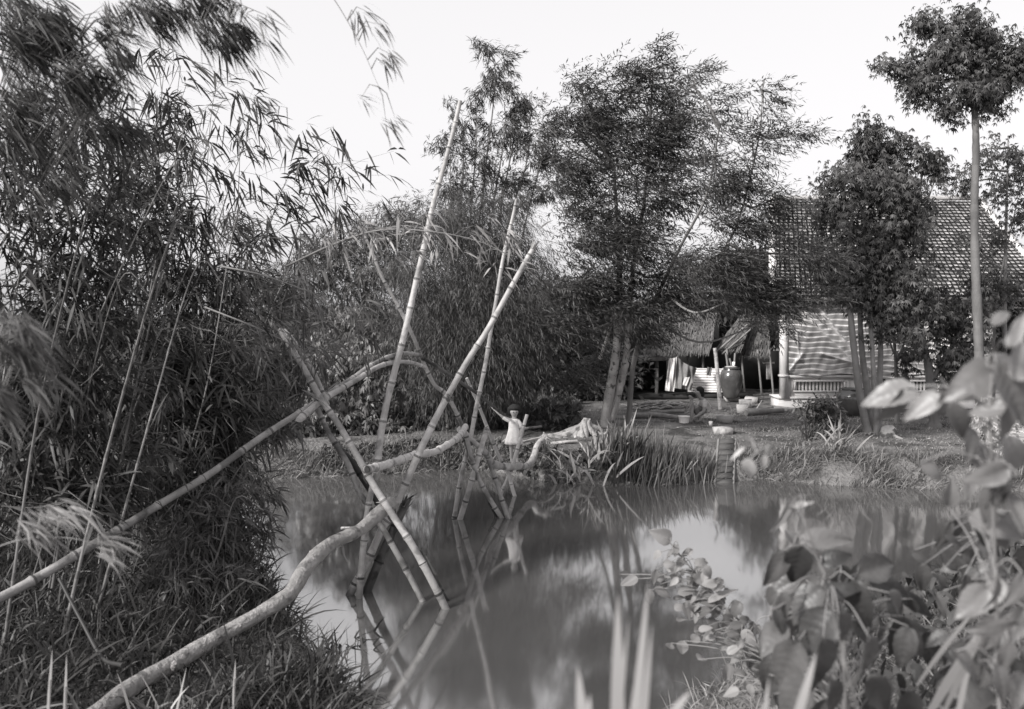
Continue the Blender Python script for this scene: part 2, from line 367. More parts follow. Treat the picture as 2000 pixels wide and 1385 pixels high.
KINDS = {
 'feather': lambda a, p, d, s: spray(a, np.repeat(p, 3, 0)+rnd(3*len(p), .08)*[1.8, 1, .7], np.repeat(d, 3, 0)*.5+WIND*1.9+rnd(3*len(p), .36), 11, .45*s, .13*s, .023*s, droop=.2, spread=.45, noise=.24),
 'drizzle': lambda a, p, d, s: spray(a, np.repeat(p, 2, 0)+rnd(2*len(p), .08), np.repeat(d, 2, 0)*.5+WIND*.7-UP*.3+rnd(2*len(p), .35), 8, .3*s, .12*s, .010*s, droop=.7, spread=.45, bend=.3),
 'bamboo': lambda a, p, d, s: fan(a, p, d*.6+WIND*.5+rnd(len(p), .3), 6, .17*s, .02*s),
 'palmate': lambda a, p, d, s: palm(a, np.repeat(p, 4, 0)+rnd(4*len(p), .09), np.repeat(d, 4, 0)+rnd(4*len(p), .35), 5, .115*s, .036*s),
 'bush': lambda a, p, d, s: palm(a, np.repeat(p, 2, 0)+rnd(2*len(p), .06), np.repeat(d, 2, 0)+rnd(2*len(p), .4), 6, .15*s, .048*s, droop=.5),
 'small': lambda a, p, d, s: fan(a, p, d+rnd(len(p), .5), 6, .09*s, .04*s, PR_D, .8, .1, .1, .05*s),
}
def tree(name, label, cat, trunks, blobs, kind, lm, bm='bark', scale=1.0, group=None, tight=.2, twig=True, limb_r=.03, crown_name='crown'):
    base = trunks[0][0][0] if trunks else P(blobs[0][0], blobs[0][1]+blobs[0][3], blobs[0][4])
    root = thing(name, (base[0], base[1], base[2]), label, cat, group)
    paths = []
    for pts, r0, r1 in trunks:
        sp = smooth_path(pts, 8); paths.append(sp); a = Acc(); rr = np.linspace(r0, r1, len(sp))*(1+.06*rng.normal(0, 1, len(sp)))
        rr[0] *= 1.35; 
        if len(rr) > 2: rr[1] *= 1.12
        tube(a, sp, rr, 9, tone=rng.uniform(.3, .7, len(sp)-1)); obj('trunk', a, M[bm], root, True)
    al = np.vstack(paths) if paths else None
    cr = Acc(); tw = Acc(); any_t = False
    for b in blobs:
        c, r, s, p, d = blob_pts(b, tight=tight); KINDS[kind](cr, p, d, scale)
        if al is not None and twig:
            cand = al[al[:, 2] < c[2]+.2]; cand = cand if len(cand) else al
            q = cand[np.argmin(np.linalg.norm((cand-c)*[1, 1, .6], axis=1))]
            mid = (q+c)/2+rnd(1, .08)[0]*np.linalg.norm(c-q)-UP*.05
            tube(tw, smooth_path([q, mid, c], 5), np.linspace(limb_r, limb_r*.4, 11), 5, False); any_t = True
            for e in s[:14]:
                tube(tw, smooth_path([c*.8+q*.2, (c+e)/2+rnd(1, .06)[0], e], 3), np.linspace(limb_r*.35, .004, 7), 4, False)
    obj(crown_name, cr, M[lm], root)
    if any_t: tag(obj('branches', tw, M[bm if bm != 'bark_pale' else 'bark_smooth'], root), kind='stuff')
    return root
def pxs(l, Y): return [P(x, y, Y) if len(t) == 2 else P(x, y, t[2]) for t in l for (x, y) in [t[:2]]]

# ---------------------------------------------------------------- the bamboo and log bridge
PS = .68
def jit_tone(n): return rng.uniform(.42, .6, n)
def pole(root, pts, r0, r1, mname, name='pole', node=.36, label=None, broken=False, sides=12):
    sp = smooth_path(pts, 10); rp, s = resample(sp, .012); n = len(rp)
    off = rng.uniform(0, node); nd = np.full(n, 9.0)
    nodes = []; q = off
    while q < s[-1]: nodes.append(q); q += node*rng.uniform(.8, 1.2)
    for q in nodes: nd = np.minimum(nd, abs(s-q))
    rr = np.linspace(r0, r1, n)*PS; rr = rr*(1+.2*np.exp(-(nd/.012)**2)+.05*np.exp(-(nd/.05)**2))*(1+.025*vn(s*4+off*9, s*0+3))
    wob = np.stack([vn(s*1.3+off*20, s*0+k*9.1+off) for k in range(3)], 1)*.03
    wob[0] = 0; wob[-1] *= 1
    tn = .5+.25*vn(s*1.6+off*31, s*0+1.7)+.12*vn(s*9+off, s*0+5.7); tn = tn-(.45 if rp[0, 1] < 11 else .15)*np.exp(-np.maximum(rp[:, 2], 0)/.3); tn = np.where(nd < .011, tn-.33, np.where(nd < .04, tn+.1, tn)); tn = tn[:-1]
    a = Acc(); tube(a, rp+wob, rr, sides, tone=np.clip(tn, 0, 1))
    if broken:
        T = unit(rp[-1]-rp[-3])
        for k in range(7):
            an = k*.9; sd = unit(np.cross(T, [math.cos(an), math.sin(an), .3])); b = rp[-1]+sd*r1*.6
            leaves(a, b[None], (T+sd*.25)[None], sd[None], rng.uniform(.05, .14), r1*.6, PR_B, 0, np.array([.3]))
    o = obj(name, a, M[mname], root, True)
    if label: o['label'] = label
    for q in nodes:
        if rng.random() < .3 and .1 < q < s[-1]-.1 and name == 'pole':
            ki = int(np.searchsorted(s, q)); T = unit(rp[min(ki+1, n-1)]-rp[ki-1]); sd = unit(np.cross(T, rnd(1)[0])); b = Acc(); e0 = rp[ki]+wob[ki]+sd*rr[ki]*.7
            tube(b, [e0, e0+(sd+T*.6)*rng.uniform(.02, .05)], [.007, .004], 5); obj('branch_stub', b, M[mname], o)
    return o
def lash(root, p, r=.075, k=5, ax=(1, 0, .3)):
    a = Acc(); ax = unit(np.array(ax, float)); u = unit(np.cross(ax, [0, 0, 1.0])); v = np.cross(ax, u)
    t = np.linspace(0, 2*math.pi*k, 12*k)
    pts = p+u*np.cos(t)[:, None]*r+v*np.sin(t)[:, None]*r+ax*(np.linspace(-.03, .03, len(t))+.008*np.sin(t*.5))[:, None]
    tube(a, pts, .009, 5); obj('lashing', a, M['rope'], root)

nb = P(700, 1168, YW(1168)); nb[2] = 0
NT = thing('bamboo_trestle', nb, 'nearer crossed bamboo trestle with very tall leaning poles standing in the water', 'trestle')
def wp(px, py, dY=0): return P(px, py, YW(py)+dY)
def foot(px, py, dx, dy):   # point below the water on the pole's continuation
    return (px+dx, py+dy)
# A tall pole
pole(NT, [P(700, 1215, 8.98), P(701, 1170, 9.0), P(712, 1060, 9.05), P(724, 966, 9.1), P(738, 920, 9.12)], .052, .046, 'pole_pale', label='mottled lower length of the tallest pole')
pole(NT, [P(736, 938, 9.2), P(746, 850, 9.25), P(772, 720, 9.35), P(800, 600, 9.45), P(840, 430, 9.6), P(862, 345, 9.7), P(880, 270, 9.75), P(899, 196, 9.8)], .056, .034, 'pole_pale', label='tallest pale pole rising far above the trestle')
# B
pole(NT, [P(676, 1185, 9.1), P(687, 1158, 9.1), P(717, 1096, 9.15), P(744, 1033, 9.2), P(770, 990, 9.25), P(820, 880, 9.3), P(876, 775, 9.4), P(915, 700, 9.5), P(953, 640, 9.6), P(1000, 560, 9.7), P(1040, 487, 9.8)], .062, .04, 'pole_pale', broken=True, label='long pole leaning right with a splintered top')
# C broken dark
pole(NT, [P(705, 1185, 9.2), P(717, 1158, 9.2), P(750, 1075, 9.25), P(775, 1020, 9.3), P(790, 990, 9.35)], .075, .06, 'pole_dark', name='stake', broken=True, label='thick dark broken stake')
pole(NT, [P(762, 1004, 9.5), P(780, 988, 9.5), P(796, 977, 9.5)], .03, .02, 'pole_dark', name='stake', broken=True, label='short dark splinter behind the log end')
# D
pole(NT, [P(880, 1212, 8.6), P(868, 1187, 8.65), P(850, 1150, 8.65), P(808, 1070, 8.7), P(768, 1008, 8.75), P(731, 950, 8.8), P(700, 895, 8.85), P(662, 832, 8.9), P(625, 778, 8.95), P(590, 712, 9.0), P(548, 642, 9.1)], .055, .042, 'pole_pale', label='pale pole leaning left across the front')
pole(NT, [P(640, 790, 9.05), P(617, 735, 9.1), P(585, 680, 9.2), P(556, 645, 9.25)], .035, .03, 'pole_pale')
# E
pole(NT, [P(832, 1190, 8.85), P(823, 1172, 8.9), P(800, 1125, 8.95), P(770, 1070, 9), P(744, 1025, 9.05), P(717, 985, 9.1), P(697, 950, 9.15), P(680, 905, 9.2), P(645, 850, 9.2), P(620, 796, 9.2)], .044, .04, 'pole_mid', label='darker thinner pole leaning left behind the log')
# F
pole(NT, [P(755, 1004, 9.3), P(742, 987, 9.3), P(716, 946, 9.3), P(690, 905, 9.3), P(668, 880, 9.3), P(648, 850, 9.3)], .045, .045, 'pole_dark')
# G broken behind D
pole(NT, [P(878, 1180, 8.9), P(868, 1165, 8.9), P(845, 1120, 8.9), P(826, 1090, 8.9)], .035, .03, 'pole_dark', name='stake', broken=True, label='rotten dark stake beside the front foot')
pole(NT, [P(852, 1122, 8.88), P(843, 1102, 8.88), P(834, 1082, 8.88)], .022, .012, 'pole_dark', name='stake', broken=True)
lash(NT, P(622, 784, 9.05), .055, 6); lash(NT, P(718, 930, 9.0), .065, 6); lash(NT, P(765, 1003, 8.95), .075, 5); lash(NT, P(877, 776, 9.4), .04, 3)

fb = P(900, 1010, YW(1010)); fb[2] = 0
FT = thing('bamboo_trestle', fb, 'farther bamboo trestle of crossed poles near the middle of the canal', 'trestle')
Yf = YW(1011)
pole(FT, [P(995, 1032, Yf), P(979, 1013, Yf), P(932, 927, Yf-.1), P(908, 845, Yf-.2), P(876, 776, Yf-.3), P(850, 752, Yf-.35), P(830, 712, Yf-.4), P(816, 674, Yf-.45), P(799, 634, Yf-.5)], .05, .038, 'pole_mid', label='long pole leaning left')
pole(FT, [P(802, 648, Yf-.4), P(778, 598, Yf-.4), P(748, 545, Yf-.4), P(725, 490, Yf-.4), P(700, 440, Yf-.4)], .038, .026, 'pole_pale', label='thin pole tip reaching up to the left')
pole(FT, [P(884, 1030, Yf), P(888, 1006, Yf), P(898, 950, Yf), P(910, 897, Yf), P(920, 860, Yf), P(936, 770, Yf+.05), P(950, 690, Yf+.1), P(968, 590, Yf+.15), P(985, 500, Yf+.2), P(1008, 388, Yf+.3)], .05, .034, 'pole_pale', label='tall pale pole leaning right')
pole(FT, [P(894, 1035, Yf-.1), P(901, 1010, Yf-.1), P(922, 935, Yf-.1), P(952, 837, Yf-.1)], .06, .052, 'pole_pale', label='short thick cut pale pole')
pole(FT, [P(1012, 985, 14.1), P(1003, 962, 14.1), P(992, 925, 14.1), P(970, 880, 14.0), P(936, 797, 13.8), P(912, 738, 13.6)], .045, .035, 'pole_pale', label='pale pole leaning left towards the handrail')
pole(FT, [P(973, 985, 14.2), P(981, 961, 14.2), P(997, 918, 14.2), P(1029, 809, 14.2)], .045, .04, 'pole_pale', label='short pole leaning right in front of the girl')
pole(FT, [P(1002, 1040, Yf-.05), P(993, 1014, Yf-.05), P(972, 950, Yf), P(953, 897, Yf)], .05, .045, 'pole_mid')
pole(FT, [P(985, 1040, Yf+.1), P(973, 1013, Yf+.1), P(932, 928, Yf), P(905, 850, Yf-.1), P(880, 790, Yf-.2)], .042, .035, 'pole_dark')
lash(FT, P(918, 862, Yf), .055, 5); lash(FT, P(850, 745, Yf-.3), .04, 3); lash(FT, P(932, 930, Yf), .05, 4); lash(FT, P(998, 915, 14.2), .045, 4)

# walkway log near
def wlog(pts, r0, r1, sides=16, lump=.07, tone=.5, seed=0, step=.04, acc=None, swell=None):
    sp = smooth_path(pts, 10); rp, s = resample(sp, step); n = len(rp)
    rr = np.linspace(r0, r1, n)*(1+lump*2*vn(s*2.2+seed, s*0+seed)+lump*vn(s*7+seed, s*0+1)); a = acc or Acc()
    if swell: rr = rr*(1+swell*np.exp(-((s-s[-1]*.5)/.2)**2))
    wob = np.stack([vn(s*1.6+seed, s*0+k*5.3) for k in range(3)], 1)*lump*.5
    tn = .5+.2*vn(s*3+seed, s*0+2); tube(a, rp+wob, rr, sides, tone=tn[:-1]); return a
lp = [P(120, 1440, 5.35), P(205, 1390, 5.7), P(300, 1325, 6.2), P(400, 1262, 6.65), P(500, 1205, 7.1), P(565, 1160, 7.4), P(600, 1108, 7.75), P(650, 1066, 8.1), P(700, 1040, 8.4), P(735, 1005, 8.75), P(766, 981, 9.05)]
LG = thing('walkway_log', P(205, 1390, 5.7), 'thick pale peeled crooked log climbing from the grassy left bank to the nearer trestle', 'log')
a = wlog(lp, .060, .058, 22, .17, seed=3, step=.015)
for (kx, ky, kY) in ((345, 1300, 6.35), (470, 1226, 6.95), (598, 1116, 7.7), (540, 1180, 7.3)):
    k0 = P(kx, ky, kY); tube(a, smooth_path([k0-[0, .02, 0], k0+[.01, -.05, .03], k0+[.015, -.075, .045]], 3), [.035, .034, .032, .03, .024, .02, .012], 9); obj('trunk', a, M['log_pale'], LG, True)
a = Acc(); p0 = P(620, 1089, 7.95)+UP*.05; tube(a, [p0+[-.06, -.04, .01], p0+[.07, .05, 0]], .013, 8); obj('peg', a, M['log_pale'], LG, True)
a = Acc(); p0 = P(686, 1042, 8.35)+UP*.045; tube(a, [p0+[-.09, -.03, .012], p0+[.06, .03, 0]], .013, 8); obj('peg', a, M['log_pale'], LG, True)
a = Acc(); p0 = P(668, 1060, 8.2)-UP*.04; tube(a, smooth_path([p0, p0+[.02, -.03, -.07], p0+[.06, -.05, -.12]], 4), np.linspace(.02, .008, 9), 6); obj('branch_stub', a, M['log_bark'], LG, True)
# middle bamboo walkway, hollow end
MB = thing('walkway_pole', P(718, 915, 8.95), 'smooth pale bent bamboo walkway pole with a hollow cut end between the two trestles', 'bamboo pole')
pp = [P(717, 917, 8.62), P(760, 906, 9.15), P(805, 889, 9.9), P(850, 881, 10.6), P(882, 866, 11.4), P(900, 846, 12.0), P(909, 832, 12.4)]
pole(MB, pp, .058, .062, 'log_pale', name='cane', node=.4, sides=18)
a = Acc(); dpp = unit(pp[0]-pp[1]); c0 = pp[0]+dpp*.012
tube(a, [c0-dpp*.004, c0+dpp*.006], .032, 18); obj('hollow', a, M['cut_dark'], MB)
a = Acc(); tube(a, [c0-dpp*.03, c0+dpp*.008], .042, 18, cap=False); obj('rim', a, M['pole_mid'], MB)
# far walkway log
FW = thing('walkway_log', P(935, 880, Yf), 'farther crooked log dipping low and rising to the far bank under the girl', 'log')
fp = [P(903, 840, Yf-.2), P(930, 871, Yf+.1), P(953, 891, Yf+.5), P(980, 908, Yf+1.1), P(1008, 911, Yf+1.8), P(1028, 908, Yf+2.3), P(1045, 893, Yf+2.8), P(1055, 872, Yf+3.1), P(1066, 856, Yf+3.4)]
a = wlog(fp, .046, .060, 18, .2, seed=8, step=.02); obj('trunk', a, M['driftwood'], FW, True)
a = Acc(); e = P(1066, 858, Yf+3.3)
for k in range(26):
    dd = unit(rnd(1)[0]*[1, .6, 1]+[.3, 0, .1]); tube(a, smooth_path([e-dd*.05, e+dd*.07+rnd(1, .03)[0], e+dd*.16-UP*.05], 3), np.linspace(.01, .003, 7), 4, False)
obj('root_tangle', a, M['driftwood'], FW)
# handrails
HR = thing('handrail_pole', P(0, 1172, 6.6), 'long straight pale bamboo handrail running down to the lower left out of the picture', 'handrail')
pole(HR, [P(-200, 1265, 6.0), P(0, 1170, 6.6), P(100, 1115, 6.95), P(193, 1057, 7.3), P(300, 993, 7.75), P(407, 930, 8.2), P(509, 856, 8.65), P(621, 781, 9.05)], .056, .044, 'pole_mid', name='cane', node=.42, sides=16)
H2 = thing('handrail_pole', P(585, 824, 8.9), 'upper one of two arched bamboo rails bending over between the trestles', 'handrail')
pole(H2, [P(622, 784, 9.1), P(648, 763, 9.25), P(689, 737, 9.6), P(723, 714, 9.9), P(773, 694, 10.5), P(800, 690, 10.9), P(822, 694, 11.2)], .044, .03, 'pole_mid', name='cane')
H3 = thing('handrail_pole', P(585, 824, 8.9), 'lower one of the two arched bamboo rails with a blunt butt end below the lashing', 'handrail')
pole(H3, [P(584, 822, 8.75), P(605, 803, 8.9), P(640, 776, 9.15), P(695, 742, 9.6), P(741, 716, 10.0), P(785, 707, 10.6), P(812, 709, 11.0), P(831, 717, 11.3)], .052, .03, 'pole_pale', name='cane')
H4 = thing('handrail_pole', P(845, 719, 11.5), 'dark sagging bamboo rail sloping from the arch down to the far bank by the girl', 'handrail')
pole(H4, [P(822, 700, 11.3), P(850, 716, 11.6), P(888, 739, 12.2), P(927, 765, 12.9), P(971, 799, 14.0), P(1000, 820, 15.3)], .032, .036, 'pole_dark', name='cane')

# ---------------------------------------------------------------- far bank wood and objects
def onland(px, py, zoff=0):
    """point on the far bank seen at this pixel (march the ray to the ground)"""
    for Y in np.arange(14.2, 45, .05):
        q = P(px, py, Y)
        if q[2] <= gzs(q[0], q[1]): return q+[0, 0, zoff]
    return q
DW = thing('driftwood_root', onland(1110, 850), 'bleached gnarled root lying on the far bank right of the girl', 'driftwood')
def gp(px, py, up): 
    q = onland(px, py); return q+UP*up
yd = onland(1150, 850)[1]
def dp(px, py, dy=0): return P(px, py, yd+dy)
a = Acc()
for k, (ex, ey, mx_, my_, dy, r1) in enumerate(((1058, 863, 1112, 850, -.1, .05), (1068, 858, 1110, 842, .1, .045), (1078, 868, 1118, 856, -.25, .05), (1100, 869, 1128, 856, -.3, .045), (1122, 872, 1138, 856, -.3, .04), (1142, 873, 1148, 856, -.3, .035), (1166, 870, 1160, 850, -.2, .035), (1190, 862, 1170, 846, 0, .03), (1180, 850, 1166, 838, .15, .03))):
    ap = dp(1147+rng.normal(0, 2.5), 818+rng.uniform(0, 5)); e_ = dp(ex, ey, dy); e_[2] = gzs(e_[0], e_[1])+.02
    wlog([ap, dp(1143+(mx_-1143)*.25, 832, dy*.2), dp(mx_, my_, dy*.6), (dp(mx_, my_, dy*.6)+e_)/2-UP*.02, e_], .045, r1*.7, 10, .2, seed=5+k*3.7, acc=a, step=.02, swell=.75)
obj('root', a, M['driftwood'], DW, True)
a = wlog([gp(1080, 868, .04), gp(1108, 868, .05), gp(1128, 867, .04)], .035, .03, 8, .15, seed=31)
tag(obj('branch', a, M['driftwood'], smooth=True), 'short pale branch lying in front of the bleached root', 'branch')
a = wlog([gp(975, 874, .04), gp(1000, 858, .1), gp(1024, 849, .12), gp(1060, 841, .1), gp(1100, 825, .1), gp(1135, 812, .1)], .028, .02, 8, .06, seed=33)
tag(obj('fallen_pole', a, M['driftwood'], smooth=True), 'long thin pole lying up the bank behind the girl', 'pole')
a = wlog([gp(1018, 866, .03), gp(1050, 860, .05), gp(1075, 856, .05)], .018, .015, 7, .06, seed=35)
tag(obj('branch', a, M['driftwood'], smooth=True), 'thin stick leading from the girl to the log end', 'branch')
# forked twig at water edge
a = Acc(); q = onland(1092, 925); yb = q[1]
tube(a, smooth_path([P(1070, 874, yb), P(1092, 898, yb), P(1096, 918, yb), P(1099, 940, yb)], 4), .012, 6)
tube(a, smooth_path([P(1092, 898, yb), P(1098, 880, yb), P(1103, 868, yb)], 4), .008, 6)
tag(obj('forked_twig', a, M['driftwood'], smooth=True), 'bent forked twig standing at the water edge below the bleached root', 'branch')
# logs beside the woman
for px0, py0, px1, py1, r, lab in ((1225, 812, 1268, 812, .07, 'short thick dark log left of the long one by the washing place'), (1270, 808, 1336, 817, .065, 'long brownish log ending at the white basin'), (1285, 803, 1335, 803, .05, 'thin dark log lying behind the long log by the woman'), (1455, 806, 1530, 803, .075, 'rough log lying in front of the cement blocks and house corner')):
    A0, B0 = onland(px0, py0+6), onland(px1, py1+6); a = wlog([A0+UP*r, (A0+B0)/2+UP*r*1.05, B0+UP*r], r, r*.8, 12, .1, seed=px0)
    tag(obj('log', a, M['log_bark'], smooth=True), lab, 'log', 'logs lying on the far bank')
for k, (x0, y0, x1, y1) in enumerate(((1508, 792, 1560, 800), (1512, 797, 1568, 803), (1505, 800, 1545, 805))):
    A0, B0 = onland(x0, y0+3), onland(x1, y1+3); a = Acc(); tube(a, [A0+UP*(.03+.012*k), B0+UP*(.04+.01*k)], .022, 7)
    tag(obj('pale_stick', a, M['driftwood'], smooth=True), 'pale straight stick lying by the foot of the house corner', 'stick', 'pale sticks by the house corner')
# firewood
pile_c = onland(1290, 797)
for k in range(70):
    u, v = rng.normal(0, 1, 2); cx = pile_c[0]+np.clip(u, -1.9, 1.9)*.42; cy = pile_c[1]+v*.25
    L_ = rng.uniform(.25, .7); an = rng.normal(0, .5); z = gzs(cx, cy)+.02+max(0, .17-.1*abs(u)-.06*abs(v))*rng.random()
    dv = np.array([math.cos(an), math.sin(an), rng.normal(0, .12)])*L_/2; c = np.array([cx, cy, z+.02])
    a = Acc(); tube(a, smooth_path([c-dv, c+rnd(1, .015)[0], c+dv], 3), rng.uniform(.010, .02), 6)
    tag(obj('firewood_stick', a, M['driftwood' if rng.random() < .75 else 'log_bark'], smooth=True), 'split stick in the heap of firewood left of the crouching woman', 'firewood', 'sticks of the firewood heap')
for k, (x0, y0, x1, y1) in enumerate(((1305, 838, 1345, 832), (1345, 838, 1368, 836), (1362, 842, 1372, 852), (1350, 820, 1378, 823))):
    A0, B0 = onland(x0, y0+3), onland(x1, y1+3); a = Acc(); tube(a, smooth_path([A0+UP*.012, (A0+B0)/2+UP*.02+rnd(1, .02)[0]*[1, 1, 0], B0+UP*.012], 4), .010, 6)
    tag(obj('twig', a, M['log_bark'], smooth=True), 'small twig dropped on the earth below the crouching woman', 'twig', 'twigs on the earth below the woman')
# cement blocks
for k, (px, py, sx, sy, sz, rz, lab) in enumerate((
    (1413, 848, .32, .40, .14, .05, 'flat cement block nearest the water steps'),
    (1418, 826, .34, .34, .16, -.3, 'flat cement block halfway up the path, second from the water steps'),
    (1453, 806, .28, .36, .2, -.2, 'upright whitish cement block at the log end'),
    (1459, 796, .30, .36, .2, -.2, 'whitish cement block in the middle of the leaning row'),
    (1470, 787, .34, .5, .16, -.35, 'long whitish cement slab at the top of the row'),
    (1431, 784, .36, .36, .12, 0, 'cement block under the great water jar'))):
    q = onland(px, py); a = Acc(); box(a, q+UP*sz*.4+[0, .12, 0], (sx, sy, sz), rz, jit=.008, tilt=0)
    o = tag(obj('cement_block', a, M['concrete']), lab, 'block', 'cement blocks on the bank')
# steps
q0 = P(1420, 878, 16.4); q0[2] = max(q0[2], gzs(q0[0], q0[1])+.03); q1 = P(1414, 955, 15.15)
lf = max(0, max(gzs(*(q0*(1-t)+q1*t)[:2])-(q0*(1-t)+q1*t)[2] for t in np.linspace(0, .8, 12)))+.03; q0[2] += lf; q1[2] += lf*.3
ST = thing('wooden_steps', q1, 'narrow plank stair with slatted treads running down the bank into the water', 'steps')
for sx in (-.158, .158):
    a = Acc(); tube(a, [q0+[sx, 0, .02], q1+[sx, 0, .02]], .024, 4); obj('side_rail', a, M['wood_grey'], ST)
a = Acc(); a.add([q0+[-.14, 0, -.03], q0+[.14, 0, -.03], q1+[.14, 0, -.03], q1+[-.14, 0, -.03]], [[0, 1, 2, 3]]); obj('back_board', a, M['cut_dark'], ST)
for k in range(8):
    t = (k+.45)/8; c = q0*(1-t)+q1*t; a = Acc(); sl = unit(q1-q0); nn_ = unit(np.cross([1.0, 0, 0], sl)); nn_ = nn_ if nn_[2] > 0 else -nn_; L_ = np.linalg.norm(q1-q0)/8*.26; v_ = [c+np.array([sx_*.14, 0, 0])+sl*sy_*L_+nn_*(sz_*.015+.03-.02*sy_) for sz_ in (-1, 1) for sy_ in (-1, 1) for sx_ in (-1, 1)]; a.add(v_, [[0, 2, 3, 1], [4, 5, 7, 6], [0, 1, 5, 4], [2, 6, 7, 3], [0, 4, 6, 2], [1, 3, 7, 5]], .6); obj('tread', a, M['wood_step'], ST)
# litter
A = Acc()
for (px, py, n, s) in ((1390, 873, 26, .12), (1420, 863, 12, .1), (1370, 850, 10, .5), (1420, 868, 60, 1.6), (1700, 850, 40, .9), (1050, 850, 60, .9), (1300, 830, 60, 1.6), (1500, 830, 60, 1.6)):
    q = onland(px, py); xy = q[:2]+rng.normal(0, s, (n, 2)); z = gz(xy[:, 0], xy[:, 1])+.012
    k = z > .08; xy = xy[k]; z = z[k]; leaves(A, np.column_stack([xy, z]), rnd(len(z))*[1, 1, .15], UP+rnd(len(z), .3), rng.uniform(.03, .08, len(z)), .025, PR_D)
tag(obj('leaf_litter', A, M['leaf_blade']), 'pale chips and dry leaves scattered over the earth of the far bank', 'litter', kind='stuff')

# great jar
def jar(c, H, Rr, name, label, mt='glaze', lid=False):
    root = thing(name, c, label, 'jar')
    a = Acc(); pr = [(0, 0), (.55, 0), (.60, .03), (.72, .15), (.92, .38), (1, .6), (.97, .75), (.82, .9), (.66, .95), (.68, .975), (.72, 1), (.62, 1.0), (.58, .95), (.55, .8)]
    lathe(a, c, [(r*Rr, z*H) for r, z in pr], 32); obj('vessel', a, M[mt], root, True)
    a = Acc(); lathe(a, c, [(.70*Rr, .968*H), (.745*Rr, .975*H), (.76*Rr, 1.0*H), (.70*Rr, 1.012*H)], 32); obj('rim', a, M[mt], root, True)
    return root
qj = onland(1431, 786); jc = P(1428, 777, qj[1]+.15)
JR = jar(jc, .80, .305, 'water_jar', 'huge glossy dark glazed water jar standing on a cement block beside the pale post')
a = Acc(); lathe(a, jc+UP*.81, [(0, 0), (.15, .005), (.17, .02), (.1, .035), (0, .04)], 20); obj('lid', a, M['concrete'], JR, True)
a = Acc(); lathe(a, jc+[.07, 0, .86], [(.035, 0), (.04, .1), (.036, .1), (.03, .02), (0, .02)], 14)
tag(obj('cup', a, M['enamel'], smooth=True), 'small white cup standing on the lid of the huge jar', 'cup')
q = onland(1668, 812); jar(q+[0, .1, 0], .62, .36, 'water_jar', 'squat dark glazed jar behind the leaning tree trunks in front of the house')
q = onland(1230, 770); jar(q, .34, .2, 'clay_pot', 'small reddish-dark clay pot left under the hut by the pale tree trunks', 'log_bark')
a = Acc(); q = onland(1228, 768)+[-.02, -.3, .1]; lathe(a, q, [(0, 0), (.1, .01), (.16, .05), (.17, .08), (.15, .07), (0, .03)], 18, sx=1.2, sy=.7)
tag(obj('dish', a, M['enamel'], smooth=True), 'white shallow dish tilted against the small clay pot', 'dish')
a = Acc(); q = onland(1244, 768); tube(a, [q, P(1236, 742, q[1]+.2)], [.07, .045], 8); tag(obj('leaning_board', a, M['driftwood']), 'pale stub of board leaning beside the small clay pot', 'board')
# pale post
q = P(1408, 793, 21.8); q[2] = gzs(q[0], q[1])-.05
a = wlog([q, P(1404, 750, 21.7), P(1400, 715, 21.6), P(1396, 680, 21.6)], .055, .045, 10, .05, seed=77)
tag(obj('prop_post', a, M['log_pale'], smooth=True), 'pale leaning wooden post in front of the hut just left of the huge jar', 'post')
a = Acc(); tube(a, [onland(1478, 800)+UP*.02, P(1488, 783, onland(1478, 800)[1]+.3)], .02, 6)
tag(obj('pale_stick', a, M['driftwood']), 'single pale stick propped beside the row of cement blocks', 'stick')

# ---------------------------------------------------------------- huts
def thatch_roof(parent, e0, e1, r0, r1, rows=14, thick=.05, dens=110, name='roof'):
    """slope between eave e0-e1 and ridge r0-r1, covered with rows of leaf strips"""
    e0, e1, r0, r1 = map(np.array, (e0, e1, r0, r1)); a = Acc(); nrm = unit(np.cross(e1-e0, r0-e0)); nrm = nrm if nrm[2] > 0 else -nrm
    a.add([e0, e1, r1, r0, e0-nrm*thick, e1-nrm*thick, r1-nrm*thick, r0-nrm*thick], [[0, 1, 2, 3], [7, 6, 5, 4], [0, 4, 5, 1], [1, 5, 6, 2], [2, 6, 7, 3], [3, 7, 4, 0]], .1)
    for k in range(rows):
        t = (k+.9)/rows; A0 = e0*(1-t)+r0*t; B0 = e1*(1-t)+r1*t; m = int(np.linalg.norm(B0-A0)*dens); u = rng.random(m)[:, None]
        p = A0*(1-u)+B0*u+nrm*.03+rnd(m, .01); dn = unit(e0-r0)
        leaves(a, p, dn+rnd(m, .08)-nrm*.03, nrm+rnd(m, .2), np.linalg.norm(r0-e0)/rows*rng.uniform(1.2, 2.0, m), rng.uniform(.010, .022, m), PR_B, .1, rng.random(m)*.5+.25+.25*(u[:, 0]*7 % 1))
    return obj(name, a, M['thatch'], parent)
HY = 25.0
HZ = .62
H1 = thing('thatched_hut', P(1330, 765, HY), 'open thatched hut with a white sheet wall and ragged cloths hanging under its eave', 'hut')
ez = P(0, 688, HY-.3)[2]
thatch_roof(H1, P(1262, 690, HY-.4), P(1386, 690, HY-.4), P(1285, 612, HY+1.6), P(1400, 612, HY+1.6))
thatch_roof(H1, P(1262, 690, HY+3.6), P(1386, 690, HY+3.6), P(1285, 612, HY+1.6), P(1400, 612, HY+1.6), rows=6, dens=30)
a = Acc()
wl = P(1343, 765, HY-.2); wr = P(1422, 765, HY-.2); Wd = wr[0]-wl[0]
nx, nz = 40, 56; gx = np.linspace(0, 1, nx); gzv = np.linspace(0, 1, nz)
VV = np.array([[[wl[0]+u*Wd, HY-.2+.012*math.sin(v*2*math.pi*9), wl[2]+v*.66-.02*u] for v in gzv] for u in gx]).reshape(-1, 3)
